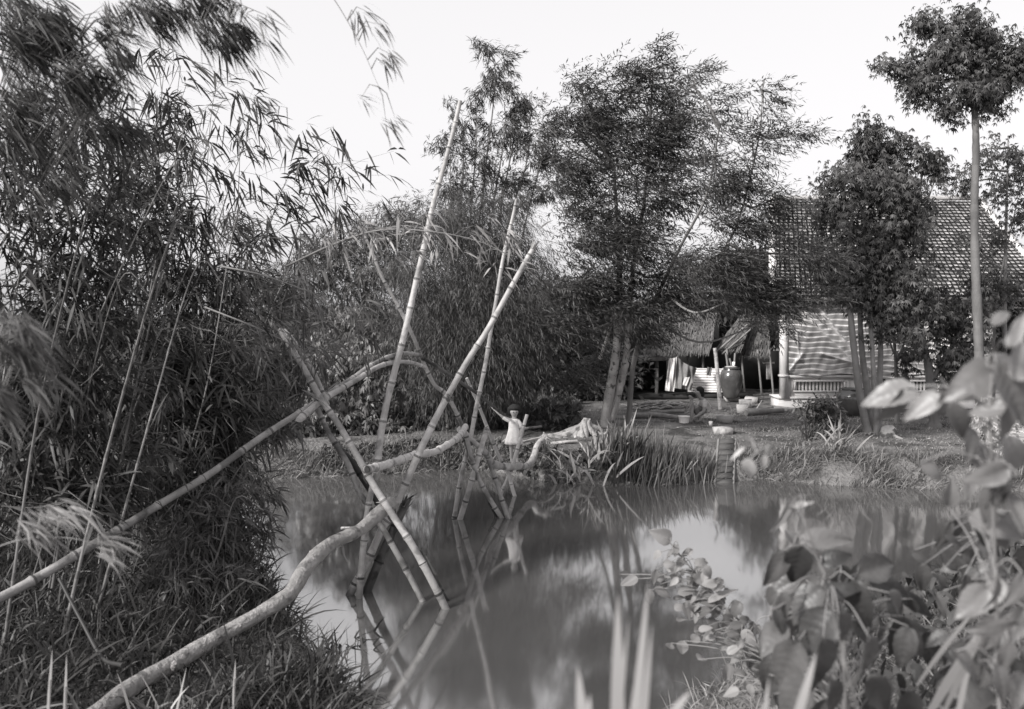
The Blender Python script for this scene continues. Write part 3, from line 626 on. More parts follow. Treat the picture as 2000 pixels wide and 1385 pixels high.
i, j = np.meshgrid(np.arange(nx-1), np.arange(nz-1), indexing='ij')
a.add(VV, np.stack([i*nz+j, (i+1)*nz+j, (i+1)*nz+j+1, i*nz+j+1], -1).reshape(-1, 4)); obj('sheet_wall', a, M['metal_sheet'], H1, True)
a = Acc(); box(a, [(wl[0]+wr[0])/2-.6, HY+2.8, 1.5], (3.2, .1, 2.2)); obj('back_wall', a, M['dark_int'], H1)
for px in (1283, 1343, 1372, 1420):
    q = P(px, 765, HY-.1); a = Acc(); tube(a, smooth_path([[q[0], q[1], HZ-.1], [q[0]+.02, q[1], 1.2], [q[0], q[1], ez+.1]], 4), .035, 7); obj('post', a, M['wood_grey'], H1, True)
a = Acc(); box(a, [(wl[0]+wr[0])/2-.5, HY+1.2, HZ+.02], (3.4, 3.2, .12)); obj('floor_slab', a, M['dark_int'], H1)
def cloth(name, label, corners, nx, nz, fold, seed, mt='cloth_dark', thick=True):
    A0, B0, C0, D0 = map(np.array, corners); V = []  # A top-left, B top-right, C bottom-right, D bottom-left
    for u in np.linspace(0, 1, nx):
        for v in np.linspace(0, 1, nz):
            p = (A0*(1-u)+B0*u)*(1-v)+(D0*(1-u)+C0*u)*v
            p = p+np.array([0, -1, 0])*fold*(math.sin(u*9+seed+v*3)*.6+math.sin(u*21+seed*2-v*4)*.4)-UP*(.18*math.sin(math.pi*u)*(1-v)*np.linalg.norm(B0-A0)*.6)
            V.append(p)
    a = Acc(); i, j = np.meshgrid(np.arange(nx-1), np.arange(nz-1), indexing='ij')
    a.add(V, np.stack([i*nz+j, (i+1)*nz+j, (i+1)*nz+j+1, i*nz+j+1], -1).reshape(-1, 4))
    return tag(obj(name, a, M[mt], smooth=True), label, 'cloth')
Yc = HY-.5
cloth('hanging_cloth', 'pale ragged cloth hanging at the left end of the hut', [P(1306, 700, Yc), P(1326, 694, Yc), P(1316, 765, Yc), P(1299, 763, Yc)], 24, 24, .05, 1, 'cloth_white')
cloth('hanging_cloth', 'large grey sagging cloth slung under the eave of the hut', [P(1322, 696, Yc-.1), P(1362, 718, Yc-.1), P(1350, 762, Yc-.1), P(1318, 758, Yc-.1)], 30, 24, .07, 2, 'cloth_dark')
cloth('hanging_cloth', 'small white cloth on top of the large grey one', [P(1337, 736, Yc-.28), P(1347, 736, Yc-.28), P(1341, 754, Yc-.28), P(1333, 752, Yc-.28)], 10, 10, .01, 3, 'cloth_white')
cloth('hanging_cloth', 'small dark cloth hanging over the white sheet wall', [P(1381, 716, Yc+.1), P(1391, 717, Yc+.1), P(1388, 735, Yc+.1), P(1380, 732, Yc+.1)], 10, 12, .02, 4, 'skirt')
# dark lean-to left
LT = thing('lean_to', P(1250, 765, HY+.5), 'low dark lean-to shed with a thin roof joined to the left of the hut', 'shed')
a = Acc(); box(a, P(1252, 699, HY+.4), (1.3, 1.5, .1)); obj('roof', a, M['wood_grey'], LT)
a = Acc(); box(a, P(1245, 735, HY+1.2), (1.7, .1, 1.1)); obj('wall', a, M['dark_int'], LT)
for px in (1218, 1281):
    q = P(px, 765, HY); a = Acc(); tube(a, [[q[0], q[1], HZ-.1], [q[0], q[1], 1.7]], .03, 6); obj('post', a, M['wood_grey'], LT)
# second hut
H2_ = thing('thatched_hut', P(1460, 775, HY+1), 'small dark thatched hut between the great jar and the house', 'hut')
y2 = HY+.8
thatch_roof(H2_, P(1442, 692, y2), P(1506, 692, y2), P(1466, 610, y2+1.4), P(1500, 610, y2+1.4), rows=10)
thatch_roof(H2_, P(1398, 682, y2-.2), P(1452, 682, y2-.3), P(1448, 615, y2+.8), P(1470, 612, y2+.8), rows=8)
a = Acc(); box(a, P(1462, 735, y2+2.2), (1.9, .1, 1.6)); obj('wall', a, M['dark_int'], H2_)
for px, l_ in ((1480, 0), (1503, 0), (1447, 0)):
    q = P(px, 772, y2); a = Acc(); tube(a, [[q[0]+.12, q[1], HZ-.1], [q[0], q[1], 1.9]], .032, 6); obj('post', a, M['wood_grey'], H2_)
a = Acc(); tube(a, [P(1396, 690, y2-.4), P(1462, 632, y2-.2)], .03, 6); obj('rafter', a, M['wood_grey'], H2_)
a = Acc(); tube(a, [P(1410, 692, y2-.4), P(1470, 640, y2-.2)], .025, 6); obj('rafter', a, M['wood_grey'], H2_)
for k, (x0, y0, x1, y1) in enumerate(((1418, 690, 1422, 735), (1425, 700, 1431, 730), (1436, 690, 1430, 732))):
    a = Acc(); tube(a, smooth_path([P(x0, y0, y2-1), P((x0+x1)/2+1, (y0+y1)/2, y2-1), P(x1, y1, y2-1)], 3), .03, 7)
    tag(obj('upright_pole', a, M['wood_grey']), ['leftmost of the three weathered poles standing behind the huge jar', 'middle one of the three poles standing behind the huge jar', 'rightmost of the three poles standing behind the huge jar'][k], 'pole', 'poles behind the huge jar')
a = Acc(); q = P(1502, 726, y2+.3); box(a, q, (.16, .05, .45)); box(a, q+[-.02, -.02, .26], (.34, .06, .05)); tag(obj('white_board', a, M['plaster']), 'white board standing in the dark gap between hut and house', 'board')

# ---------------------------------------------------------------- the house
YH = 22.2; s_ = F/YH
def hz(py): return CH-(py-HOR)/s_
def hx(px): return (px-1000)/s_
HS = thing('plastered_house', [hx(1524), YH, hz(797)], 'pale plastered house with a steep dark tiled roof and a low porch wall', 'house')
xl, xr = hx(1524), 12.9
a = Acc(); box(a, [(xl+xr)/2, YH+.3, (hz(777)+hz(805))/2-.1], (xr-xl+.1, .7, hz(777)-hz(805)+.2)); obj('plinth', a, M['plaster'], HS)
a = Acc(); zt_ = hz(777); a.add([[xl+.02+.31*.65, YH+.65, 0], [xl+.02+.31*5.9, YH+5.9, 0], [xr, YH+5.9, 0], [xr, YH+.65, 0], [xl+.02+.31*.65, YH+.65, zt_], [xl+.02+.31*5.9, YH+5.9, zt_], [xr, YH+5.9, zt_], [xr, YH+.65, zt_]], [[4, 7, 6, 5], [0, 4, 5, 1], [1, 5, 6, 2], [2, 6, 7, 3]]); obj('foundation', a, M['wood_dark'], HS)
a = Acc(); box(a, [(xl+xr)/2, YH+.3, hz(777)+.006], (xr-xl+.16, .76, .05)); obj('plinth_moulding', a, M['plaster'], HS)
# porch wall bays with grilles
bay = [(1536, 1662, 1), (1662, 1697, 0), (1732, 1860, 1), (1860, 1990, 1)]
wt, wb = hz(737), hz(776)
for x0, x1, gr in bay:
    a = Acc()
    X0, X1 = hx(x0), hx(x1)
    if not gr:
        box(a, [(X0+X1)/2, YH+.02, (wt+wb)/2], (X1-X0, .12, wt-wb)); obj('porch_wall', a, M['plaster'], HS); continue
    ox0, ox1 = hx(x0+15), hx(x0+112); oz0, oz1 = hz(764), hz(744)
    box(a, [(X0+ox0)/2, YH+.02, (wt+wb)/2], (ox0-X0, .12, wt-wb)); box(a, [(X1+ox1)/2, YH+.02, (wt+wb)/2], (X1-ox1, .12, wt-wb))
    box(a, [(ox0+ox1)/2, YH+.02, (wt+oz1)/2], (ox1-ox0, .12, wt-oz1)); box(a, [(ox0+ox1)/2, YH+.02, (wb+oz0)/2], (ox1-ox0, .12, oz0-wb))
    fr = Acc(); b_ = .035
    for (cx, cz, w_, h_) in (((ox0+ox1)/2, oz1, ox1-ox0+2*b_, b_), ((ox0+ox1)/2, oz0, ox1-ox0+2*b_, b_), (ox0, (oz0+oz1)/2, b_, oz1-oz0-b_), (ox1, (oz0+oz1)/2, b_, oz1-oz0-b_)):
        box(fr, [cx, YH-.055, cz], (w_, .04, h_))
    frame = obj('grille', fr, M['plaster'], HS)
    for k in range(14):
        bb = Acc(); cx = ox0+(ox1-ox0)*(k+.5)/14; lathe(bb, [cx, YH+.02, oz0], [(.018, 0), (.026, .04), (.03, .1), (.026, .17), (.018, oz1-oz0)], 8); ob = obj('baluster', bb, M['plaster'], frame, True)
    # panel grooves
    gg = Acc()
    for gx_ in (X0+.1, X1-.06): box(gg, [gx_, YH-.043, (wt+wb)/2], (.012, .006, wt-wb-.06))
    for cx in ((ox0+ox1)/2,): 
        box(gg, [cx, YH-.044, wt-.05], (.06, .008, .07)); box(gg, [cx, YH-.044, wb+.05], (.06, .008, .07))
    obj('panel_joint', gg, M['concrete'], HS); obj('porch_wall', a, M['plaster'], HS)
a = Acc(); box(a, [(hx(1536)+hx(1697))/2, YH+.0, hz(735)], (hx(1697)-hx(1536), .2, .06)); box(a, [(hx(1732)+hx(1990))/2, YH+.0, hz(735)], (hx(1990)-hx(1732), .2, .06)); obj('porch_rail', a, M['plaster'], HS)
# columns
for px in (1524, 1696, 1860):
    X0 = hx(px); a = Acc(); box(a, [X0+.08, YH-.02, (hz(777)+hz(630))/2], (.165, .2, hz(630)-hz(777))); box(a, [X0+.06, YH-.02, hz(627)], (.25, .26, .05)); box(a, [X0+.07, YH-.02, hz(632)], (.2, .22, .035))
    box(a, [X0+.08, YH-.02, (hz(624)+hz(578))/2], (.15, .18, hz(578)-hz(624))); box(a, [X0+.07, YH-.02, hz(734)], (.2, .24, .05)); obj('column', a, M['plaster'], HS)
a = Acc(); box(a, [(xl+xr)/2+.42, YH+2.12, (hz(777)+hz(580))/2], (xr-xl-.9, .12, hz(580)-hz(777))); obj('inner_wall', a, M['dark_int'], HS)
a = Acc(); zb_, zt_ = hz(777), hz(580); a.add([[xl+.12+.31*dy+dx, YH+dy, z_] for dx in (0, .12) for dy in (2.2, 5.9) for z_ in (zb_, zt_)], [[0, 2, 3, 1], [4, 5, 7, 6], [0, 1, 5, 4], [2, 6, 7, 3], [1, 3, 7, 5]]); box(a, [xr-.06, YH+3, (hz(777)+hz(580))/2], (.12, 5.8, hz(580)-hz(777))); box(a, [(xl+xr)/2+1, YH+5.95, (hz(777)+hz(580))/2], (xr-xl-2.24, .12, hz(580)-hz(777))); obj('wall', a, M['wood_dark'], HS)
# lattice frieze under the eave
a = Acc(); z0, z1 = hz(600), hz(585)
box(a, [(xl+xr)/2+.1, YH-.02, z1+.03], (xr-xl-.3, .06, .05)); box(a, [(xl+xr)/2+.1, YH-.02, z0-.015], (xr-xl-.3, .06, .03))
x = xl+.35; hh = z1-z0
while x < xr-.3:
    for sg in (-1, 1):
        p0 = np.array([x, YH-.02+.006*sg, z0]); p1 = np.array([x+hh, YH-.02+.006*sg, z1]); 
        if sg < 0: p0[2], p1[2] = p1[2], p0[2]
        tube(a, [p0, p1], .009, 4)
    x += hh*.55
obj('lattice', a, M['plaster'], HS)
# roof
YE, YR = YH-.45, 25.0; ze = CH-(578-HOR)/F*YE; zr = CH-(390-HOR)/F*YR
EL = np.array([(1514-1000)/F*YE, YE, ze]); ER = np.array([13.35, YE, ze]); RL = np.array([7.38, YR, zr]); RRt = np.array([13.1, YR, zr])
YB = 2*YR-YE; BL = np.array([EL[0]+.31*(YB-YE), YB, ze]); BR = np.array([13.35, YB, ze])
a = Acc(); nrm = unit(np.cross(ER-EL, RL-EL))
a.add([EL-nrm*.06, ER-nrm*.06, RRt-nrm*.06, RL-nrm*.06], [[0, 1, 2, 3]], .0)
a.add([BL, BR, RRt-UP*.05, RL-UP*.05], [[1, 0, 3, 2]], .4)
rows, tw_ = 30, .125
for r_ in range(rows):
    t0, t1 = r_/rows, (r_+1.12)/rows
    A0, B0 = EL*(1-t0)+RL*t0, ER*(1-t0)+RRt*t0; A1, B1 = EL*(1-t1)+RL*t1, ER*(1-t1)+RRt*t1
    m = int(np.linalg.norm(B0-A0)/tw_); off = (r_ % 2)*0
    for c_ in range(m):
        u0, u1 = (c_+.17+off)/m, (c_+.83+off)/m; j_ = rng.normal(0, .006, 4); lift = .035+j_[0]
        p = [A0*(1-u0)+B0*u0+nrm*lift, A0*(1-u1)+B0*u1+nrm*(lift+j_[1]), A1*(1-u1)+B1*u1+nrm*(.004+j_[2]*.3), A1*(1-u0)+B1*u0+nrm*.004]
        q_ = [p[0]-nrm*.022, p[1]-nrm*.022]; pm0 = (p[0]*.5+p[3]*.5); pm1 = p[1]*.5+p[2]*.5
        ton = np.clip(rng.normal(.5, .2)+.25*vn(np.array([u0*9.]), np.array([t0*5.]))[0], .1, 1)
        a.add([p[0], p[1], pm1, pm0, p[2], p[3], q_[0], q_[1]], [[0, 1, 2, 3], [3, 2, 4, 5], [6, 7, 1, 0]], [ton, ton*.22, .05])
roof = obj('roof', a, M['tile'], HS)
a = Acc(); rp = [RL+[-.05, 0, .05], (RL+RRt)/2+[0, 0, .02], RRt+[.05, 0, .06]]; tube(a, smooth_path(rp, 14), .075, 8, tone=rng.uniform(.4, .8, 28)); obj('ridge', a, M['concrete'], roof, True)
for (e_, r_, sg) in ((EL, RL, -1), (ER, RRt, 1)):
    a = Acc(); n_ = 16
    for k in range(n_):
        t = (k+.5)/n_; c = e_*(1-t)+r_*t+nrm*.05+np.array([sg*.05, 0, 0]); L0 = np.linalg.norm(r_-e_)/n_; d = unit(r_-e_); s3 = np.array([1.0, 0, 0])
        w3 = .085; p = [c-d*L0*.5-s3*w3, c-d*L0*.5+s3*w3, c+d*L0*.5+s3*w3, c+d*L0*.5-s3*w3]
        pb = [q-nrm*.16 for q in p]; a.add(p+pb, [[0, 1, 2, 3], [0, 4, 5, 1], [1, 5, 6, 2], [2, 6, 7, 3], [3, 7, 4, 0]], .5)
    obj('bargeboard', a, M['plaster'], roof)
a = Acc(); box(a, [(EL[0]+ER[0])/2, YE+.06, ze-.08], (ER[0]-EL[0]-.1, .04, .10)); obj('eave_board', a, M['wood_grey'], HS)
for (x0, xx) in ((xl+.12, RL[0]), ):
    a = Acc(); a.add([[xl+.3, YE+.6, ze-.05], [BL[0]+.05, YB-.3, ze-.05], [RL[0]+.05, YR, zr-.15]], [[0, 1, 2, 2]]); obj('gable_wall', a, M['wood_dark'], HS)
# striped tarp
nx, nz = 260, 150; V = []; ST_ = []; CS_ = []
for u in np.linspace(0, 1, nx):
    for v in np.linspace(0, 1, nz):
        px = 1537+u*(1935-1537); pyt = 592+6*math.sin(u*7)-8*u; pyb = 727+8*math.sin(u*3.2)+4*math.sin(u*17)
        py = pyt*(1-v)+pyb*v
        fo = 0
        for (a0, b0, a1, b1, amp, wd) in ((1545, 590, 1665, 712, .05, 9), (1590, 592, 1690, 735, .04, 10), (1538, 723, 1562, 690, .05, 6), (1552, 650, 1556, 700, .04, 4), (1600, 690, 1700, 720, .05, 7), (1620, 640, 1700, 730, .03, 6), (1750, 640, 1860, 735, .05, 10), (1720, 600, 1760, 730, .04, 8)):
            dx, dy = a1-a0, b1-b0; L2 = dx*dx+dy*dy; tt = min(1, max(0, ((px-a0)*dx+(py-b0)*dy)/L2)); di = math.hypot(px-a0-tt*dx, py-b0-tt*dy); fo += amp*math.exp(-(di/(wd*.55)))
        wr_ = .012*math.sin(px*.35+py*.12)+.010*math.sin(py*.5+px*.07)*v+.022*float(vn(np.array([px*.06]), np.array([py*.10]))[0])*(1+v)
        dep = YH-.13-1.5*fo-.55*wr_-.05*v*math.sin(math.pi*v)
        q = P(px, py, YH); V.append([q[0], dep, q[2]])
        sag = 5*math.sin((px-1540)*.011)+3*math.sin(px*.03)+(3.5 if px-1545 > (py-590)*.98 else 0)+(-3 if px-1592 > (py-592)*.75 else 0)+1.5*math.sin(px*.09+py*.04)
        CS_.append(min(.85, max(0, fo*13-.12)+.38*max(0, v-.55)+.15*max(0, float(vn(np.array([px*.05]), np.array([py*.22]))[0]))))  # whitened fold creases, plus sun sheen painted into the colour of the lower part
        ST_.append(((py+sag-590)/10.6) % 1.0)
a = Acc(); i, j = np.meshgrid(np.arange(nx-1), np.arange(nz-1), indexing='ij')
a.add(V, np.stack([i*nz+j, (i+1)*nz+j, (i+1)*nz+j+1, i*nz+j+1], -1).reshape(-1, 4))
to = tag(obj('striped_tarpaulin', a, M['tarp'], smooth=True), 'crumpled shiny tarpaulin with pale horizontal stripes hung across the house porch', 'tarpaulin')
at = to.data.attributes.new('stripe', 'FLOAT', 'POINT')
# triangle wave so that interpolation stays clean
ac = to.data.attributes.new('crease_sheen', 'FLOAT', 'POINT'); ac.data.foreach_set('value', np.array(CS_, np.float32))
pyv = np.array(ST_); at.data.foreach_set('value', (1-np.abs(pyv*2-1)).astype(np.float32))

# ---------------------------------------------------------------- people
def skin_body(name, nodes, edges, m, parent, root_i=0, sub=2):
    me = bpy.data.meshes.new(name); me.from_pydata([n[0] for n in nodes], edges, []); me.materials.append(m)
    o = bpy.data.objects.new(name, me); scene.collection.objects.link(o)
    if not me.skin_vertices: me.attributes
    sm = o.modifiers.new('skin', 'SKIN')
    if not me.skin_vertices:
        bpy.context.view_layer.objects.active = o
        try: bpy.ops.mesh.customdata_skin_add()
        except Exception as e: print('skin add', e)
    for k, n in enumerate(nodes):
        sv = me.skin_vertices[0].data[k]; r = n[1]; sv.radius = (r, r) if not isinstance(r, tuple) else r; sv.use_root = (k == root_i)
    sm.use_smooth_shade = True
    ss = o.modifiers.new('sub', 'SUBSURF'); ss.levels = sub; ss.render_levels = sub
    if parent is not None: o.parent = parent
    return o
def blob(acc, c, r, sides=18, rings=12, f=None):
    c = np.array(c, float); V = []
    for i_ in range(rings+1):
        ph = math.pi*i_/rings
        for j_ in range(sides):
            th = 2*math.pi*j_/sides; d = np.array([math.sin(ph)*math.cos(th), math.sin(ph)*math.sin(th), math.cos(ph)])
            V.append(c+d*np.array(r)*(f(d) if f else 1))
    Q = [[i_*sides+j_, i_*sides+(j_+1) % sides, (i_+1)*sides+(j_+1) % sides, (i_+1)*sides+j_] for i_ in range(rings) for j_ in range(sides)]
    acc.add(V, Q)
def lobj(name, acc, m, parent, smooth=True):
    o = obj(name, acc, m, None, smooth); o.parent = parent; return o
def hand_nodes(nodes, edges, w_i, w, d, spreadv, s=1.0):
    """palm and five fingers continuing from wrist index w_i in direction d"""
    w = np.array(w); d = unit(np.array(d, float)); sv = unit(np.array(spreadv, float)); pi_ = len(nodes); nodes.append((tuple(w+d*.03*s), .014*s)); edges.append((w_i, pi_))
    curl = unit(np.cross(d, sv))
    for k, (o_, l_) in enumerate(((-.016, .028), (-.006, .034), (.005, .031), (.015, .023))):
        a_ = len(nodes); b0 = w+d*.045*s+sv*o_*s; nodes.append((tuple(b0), .0045*s)); edges.append((pi_, a_)); nodes.append((tuple(b0+(d*.8+curl*.5)*l_*s), .0035*s)); edges.append((a_, a_+1))
    a_ = len(nodes); nodes.append((tuple(w+d*.02*s-sv*.026*s+curl*.008*s), .005*s)); edges.append((pi_, a_))
def face(parent, c, fwd, r, mouth=True):
    c = np.array(c); fwd = unit(np.array(fwd, float)); sd_ = unit(np.cross(fwd, UP)); up = np.cross(sd_, fwd)
    for sg in (-1, 1):
        a = Acc(); blob(a, c+fwd*r*.88+sd_*sg*r*.36+up*r*.02, (r*.14, r*.1, r*.07), 8, 6); lobj('eye', a, M['hair'], parent)
    if mouth: a = Acc(); blob(a, c+fwd*r*.9-up*r*.52, (r*.24, r*.1, r*.06), 8, 6); lobj('mouth', a, M['skirt'], parent)
# girl on the log
YG = Yf+2.0; gf = P(1004, 904, YG)
GIRL = thing('person', gf, 'small girl in a pale dress standing on the log, one arm on the rail', 'person')
gn = [((0, 0, .48), .055), ((0, 0, .58), .058), ((0, 0, .67), .055), ((0, 0, .735), .036), ((.002, -.004, .768), .04), ((.004, -.008, .828), .082), ((.004, -.002, .875), .08),
      ((-.075, 0, .69), .03), ((-.17, -.01, .74), .023), ((-.27, -.02, .83), .022), ((-.32, -.025, .875), .018),
      ((.08, 0, .68), .03), ((.115, -.02, .56), .023), ((.105, -.07, .47), .017), ((.10, -.10, .44), .013),
      ((-.045, 0, .44), .045), ((-.05, -.01, .25), .03), ((-.045, .01, .06), .02), ((-.045, -.07, .02), .018),
      ((.045, 0, .44), .045), ((.05, -.01, .25), .03), ((.05, .01, .06), .02), ((.055, -.07, .02), .018)]
ge = [(0, 1), (1, 2), (2, 3), (3, 4), (4, 5), (5, 6), (2, 7), (7, 8), (8, 9), (9, 10), (2, 11), (11, 12), (12, 13), (13, 14), (0, 15), (15, 16), (16, 17), (17, 18), (0, 19), (19, 20), (20, 21), (21, 22)]
hand_nodes(gn, ge, 10, gn[10][0], (-.7, 0, .6), (.3, -.8, .3), 1.1); hand_nodes(gn, ge, 14, gn[14][0], (0, -.6, -.5), (1, 0, 0), .8)
skin_body('body', gn, ge, M['skin'], GIRL)
a = Acc(); ring = [(.05, .725), (.075, .715), (.09, .68), (.088, .62), (.095, .55), (.12, .45), (.145, .36), (.155, .31), (.150, .31), (.11, .40)]
n_ = 36; V = []
for r_, z_ in ring:
    for k in range(n_):
        th = 2*math.pi*k/n_; pl = 1+.06*math.sin(9*th)*max(0, (.6-z_)*3); V.append([r_*pl*math.cos(th), r_*.72*pl*math.sin(th), z_])
i, j = np.meshgrid(np.arange(len(ring)-1), np.arange(n_), indexing='ij'); j2 = (j+1) % n_
a.add(V, np.stack([i*n_+j, i*n_+j2, (i+1)*n_+j2, (i+1)*n_+j], -1).reshape(-1, 4))
tube(a, smooth_path([[-.05, 0, .69], [-.11, -.004, .712], [-.18, -.012, .748]], 4), np.linspace(.042, .033, 9), 12)
tube(a, smooth_path([[.055, 0, .685], [.095, -.01, .64], [.112, -.02, .58]], 4), np.linspace(.042, .034, 9), 12)
lobj('dress', a, M['dress'], GIRL)
a = Acc(); blob(a, (.004, .010, .862), (.112, .108, .105), f=lambda d: (.58 if (d[1] < -.3 and d[2] < .15 and abs(d[0]) < .8) else 1.0)*(1+.03*math.sin(d[0]*23)*math.sin(d[1]*19))); lobj('hair', a, M['hair'], GIRL)
face(GIRL, (.006, -.012, .836), (.15, -1, 0), .076)
# crouching woman
YWm = 19.3; wq = P(1367, 826, YWm); wq[2] = gzs(wq[0], wq[1]) + .01
WOM = thing('person', wq, 'woman with short dark hair crouching in profile in a grey blouse beside the white basin', 'person')
wn = [((.17, 0, .17), .12), ((.15, 0, .29), .105), ((.10, 0, .42), .10), ((.045, 0, .50), .06), ((.0, 0, .545), .05), ((-.04, 0, .635), .095), ((-.025, 0, .70), .09),
      ((.07, -.15, .45), .05), ((.05, -.21, .27), .045), ((-.08, -.17, .17), .034), ((-.15, -.13, .12), .028),
      ((.07, .15, .45), .05), ((.0, .2, .29), .037), ((-.13, .13, .25), .028), ((-.2, .1, .22), .022),
      ((-.12, -.1, .36), .06), ((.0, -.1, .07), .042), ((-.12, -.1, .03), .03),
      ((-.12, .1, .36), .06), ((.0, .1, .07), .042), ((-.12, .1, .03), .03)]
we = [(0, 1), (1, 2), (2, 3), (3, 4), (4, 5), (5, 6), (2, 7), (7, 8), (8, 9), (9, 10), (2, 11), (11, 12), (12, 13), (13, 14), (0, 15), (15, 16), (16, 17), (0, 18), (18, 19), (19, 20)]
hand_nodes(wn, we, 10, wn[10][0], (-.8, .1, -.5), (0, 1, 0)); hand_nodes(wn, we, 14, wn[14][0], (-.8, 0, 0), (0, 1, 0))
skin_body('body', wn, we, M['skin'], WOM)
bn = [((.17, 0, .2), .135), ((.15, 0, .3), .125), ((.10, 0, .42), .118), ((.05, 0, .495), .07), ((.07, -.155, .45), .062), ((.055, -.205, .33), .052), ((.07, .155, .45), .062), ((.02, .2, .33), .052)]
skin_body('blouse', bn, [(0, 1), (1, 2), (2, 3), (2, 4), (4, 5), (2, 6), (6, 7)], M['blouse'], WOM)
bn = [((.17, 0, .15), .14), ((.03, -.07, .28), .095), ((-.10, -.09, .34), .08), ((-.05, -.1, .18), .062), ((.03, .07, .28), .095), ((-.10, .09, .34), .08), ((-.05, .1, .18), .062)]
skin_body('skirt', bn, [(0, 1), (1, 2), (2, 3), (0, 4), (4, 5), (5, 6)], M['skirt'], WOM)
a = Acc(); blob(a, (.0, 0, .69), (.10, .092, .10), f=lambda d: .72 if (d[0] < -.45 and d[2] < .45) else (1 if d[2] > -.6 else 1.05)); blob(a, (.04, 0, .615), (.06, .07, .07)); lobj('hair', a, M['hair'], WOM)
a = Acc(); blob(a, (-.125, 0, .642), (.016, .012, .018), 8, 6); lobj('nose', a, M['skin'], WOM)
face(WOM, (-.045, 0, .648), (-1, -.25, -.1), .078)
# child standing before her
cq = P(1351, 827, YWm-.05); cq[2] = gzs(cq[0], cq[1])+.01
KID = thing('person', cq, 'little bare child standing in front of the crouching woman beside the basin', 'person')
kn = [((0, 0, .28), .055), ((0, 0, .37), .058), ((0, 0, .44), .05), ((0, 0, .485), .032), ((0, 0, .51), .04), ((0, 0, .555), .08), ((0, 0, .60), .07),
      ((.0, -.07, .44), .026), ((-.04, -.09, .36), .02), ((-.07, -.08, .30), .014), ((.0, .07, .44), .026), ((-.02, .1, .37), .02), ((-.07, .09, .33), .014),
      ((0, -.04, .24), .04), ((.005, -.045, .13), .028), ((0, -.045, .035), .02), ((-.05, -.045, .015), .016), ((0, .04, .24), .04), ((.005, .045, .13), .028), ((0, .045, .035), .02), ((-.05, .045, .015), .016)]
ke = [(0, 1), (1, 2), (2, 3), (3, 4), (4, 5), (5, 6), (2, 7), (7, 8), (8, 9), (2, 10), (10, 11), (11, 12), (0, 13), (13, 14), (14, 15), (15, 16), (0, 17), (17, 18), (18, 19), (19, 20)]
hand_nodes(kn, ke, 9, kn[9][0], (-.5, 0, -.6), (0, 1, 0), .7); hand_nodes(kn, ke, 12, kn[12][0], (-.5, 0, -.4), (0, 1, 0), .7)
skin_body('body', kn, ke, M['skin'], KID)
a = Acc(); blob(a, (.01, 0, .585), (.072, .072, .066), f=lambda d: .8 if (d[0] < -.3 and d[2] < .4) else 1); lobj('hair', a, M['hair'], KID)
face(KID, (0, 0, .565), (-1, -.3, 0), .066)
# basin and cup
q = P(1336, 824, YWm-.25); q[2] = gzs(q[0], q[1])+.01
a = Acc(); lathe(a, q, [(0, 0), (.095, 0), (.10, .012), (.12, .135), (.128, .14), (.13, .15), (.115, .148), (.095, .02), (0, .018)], 30); tag(obj('basin', a, M['enamel'], smooth=True), 'bright white basin on the ground in front of the child', 'basin')
q = P(1388, 829, YWm-.4); q[2] = gzs(q[0], q[1])+.005
a = Acc(); lathe(a, q, [(0, 0), (.034, 0), (.042, .10), (.037, .10), (.03, .01), (0, .01)], 18); tag(obj('cup', a, M['enamel'], smooth=True), 'small white cup on the earth behind the crouching woman', 'cup')

# ---------------------------------------------------------------- trees of the far bank
def bz(px, py, Y):  # base point dropped onto the ground
    q = P(px, py, Y); q[2] = gzs(q[0], q[1])-.05; return q
# feathery tree with twin pale trunks
YT = 18.8
YC = 15.4
YC1 = 17.0
tree('feathery_tree', 'airy wind-blown feathery tree on twin pale mottled trunks leaning over the canal', 'tree',
  [([bz(1180, 838, YT), P(1192, 760, YT-.4), P(1203, 690, YT-.9), P(1208, 600, YT-1.1), P(1210, 520, YT-1.4), P(1205, 430, YC1+.5), P(1200, 330, YC1+.1)], .115, .025),
   ([bz(1188, 838, YT), P(1212, 750, YT-.4), P(1224, 690, YT-.8), P(1230, 600, YT-1.1), P(1240, 500, YT-1.4), P(1260, 380, YC1+.5), P(1270, 240, YC1)], .10, .018),
   ([P(1172, 700, YT-.6), P(1192, 640, YT-1), P(1210, 560, YT-1.8)], .035, .03)],
  [(1150, 200, 50, 36, YC1, 60), (1120, 250, 65, 40, YC1, 95), (1230, 190, 60, 50, YC1, 110), (1275, 145, 22, 45, YC1, 36), (1180, 290, 100, 50, YC1, 170), (1280, 270, 75, 60, YC1, 180), (1060, 240, 26, 18, YC1, 12), (1130, 165, 24, 20, YC1, 16),
   (1100, 330, 55, 45, YC1, 90), (1200, 390, 120, 50, YC1, 200), (1310, 360, 70, 60, YC1, 170), (1230, 470, 120, 50, YC1, 200), (1130, 470, 55, 45, YC1, 90), (1290, 540, 100, 50, YC1, 170), (1170, 540, 60, 30, YC1, 80),
   (1250, 600, 90, 26, YC1, 90), (1120, 570, 70, 28, YC1, 90), (1330, 590, 80, 20, YC1, 36), (1110, 640, 90, 40, 17.5, 110), (1240, 640, 60, 30, YT-1, 60), (1140, 720, 80, 40, YT, 100)],
  'feather', 'leaf_feather', 'bark_pale', .98, tight=.3)
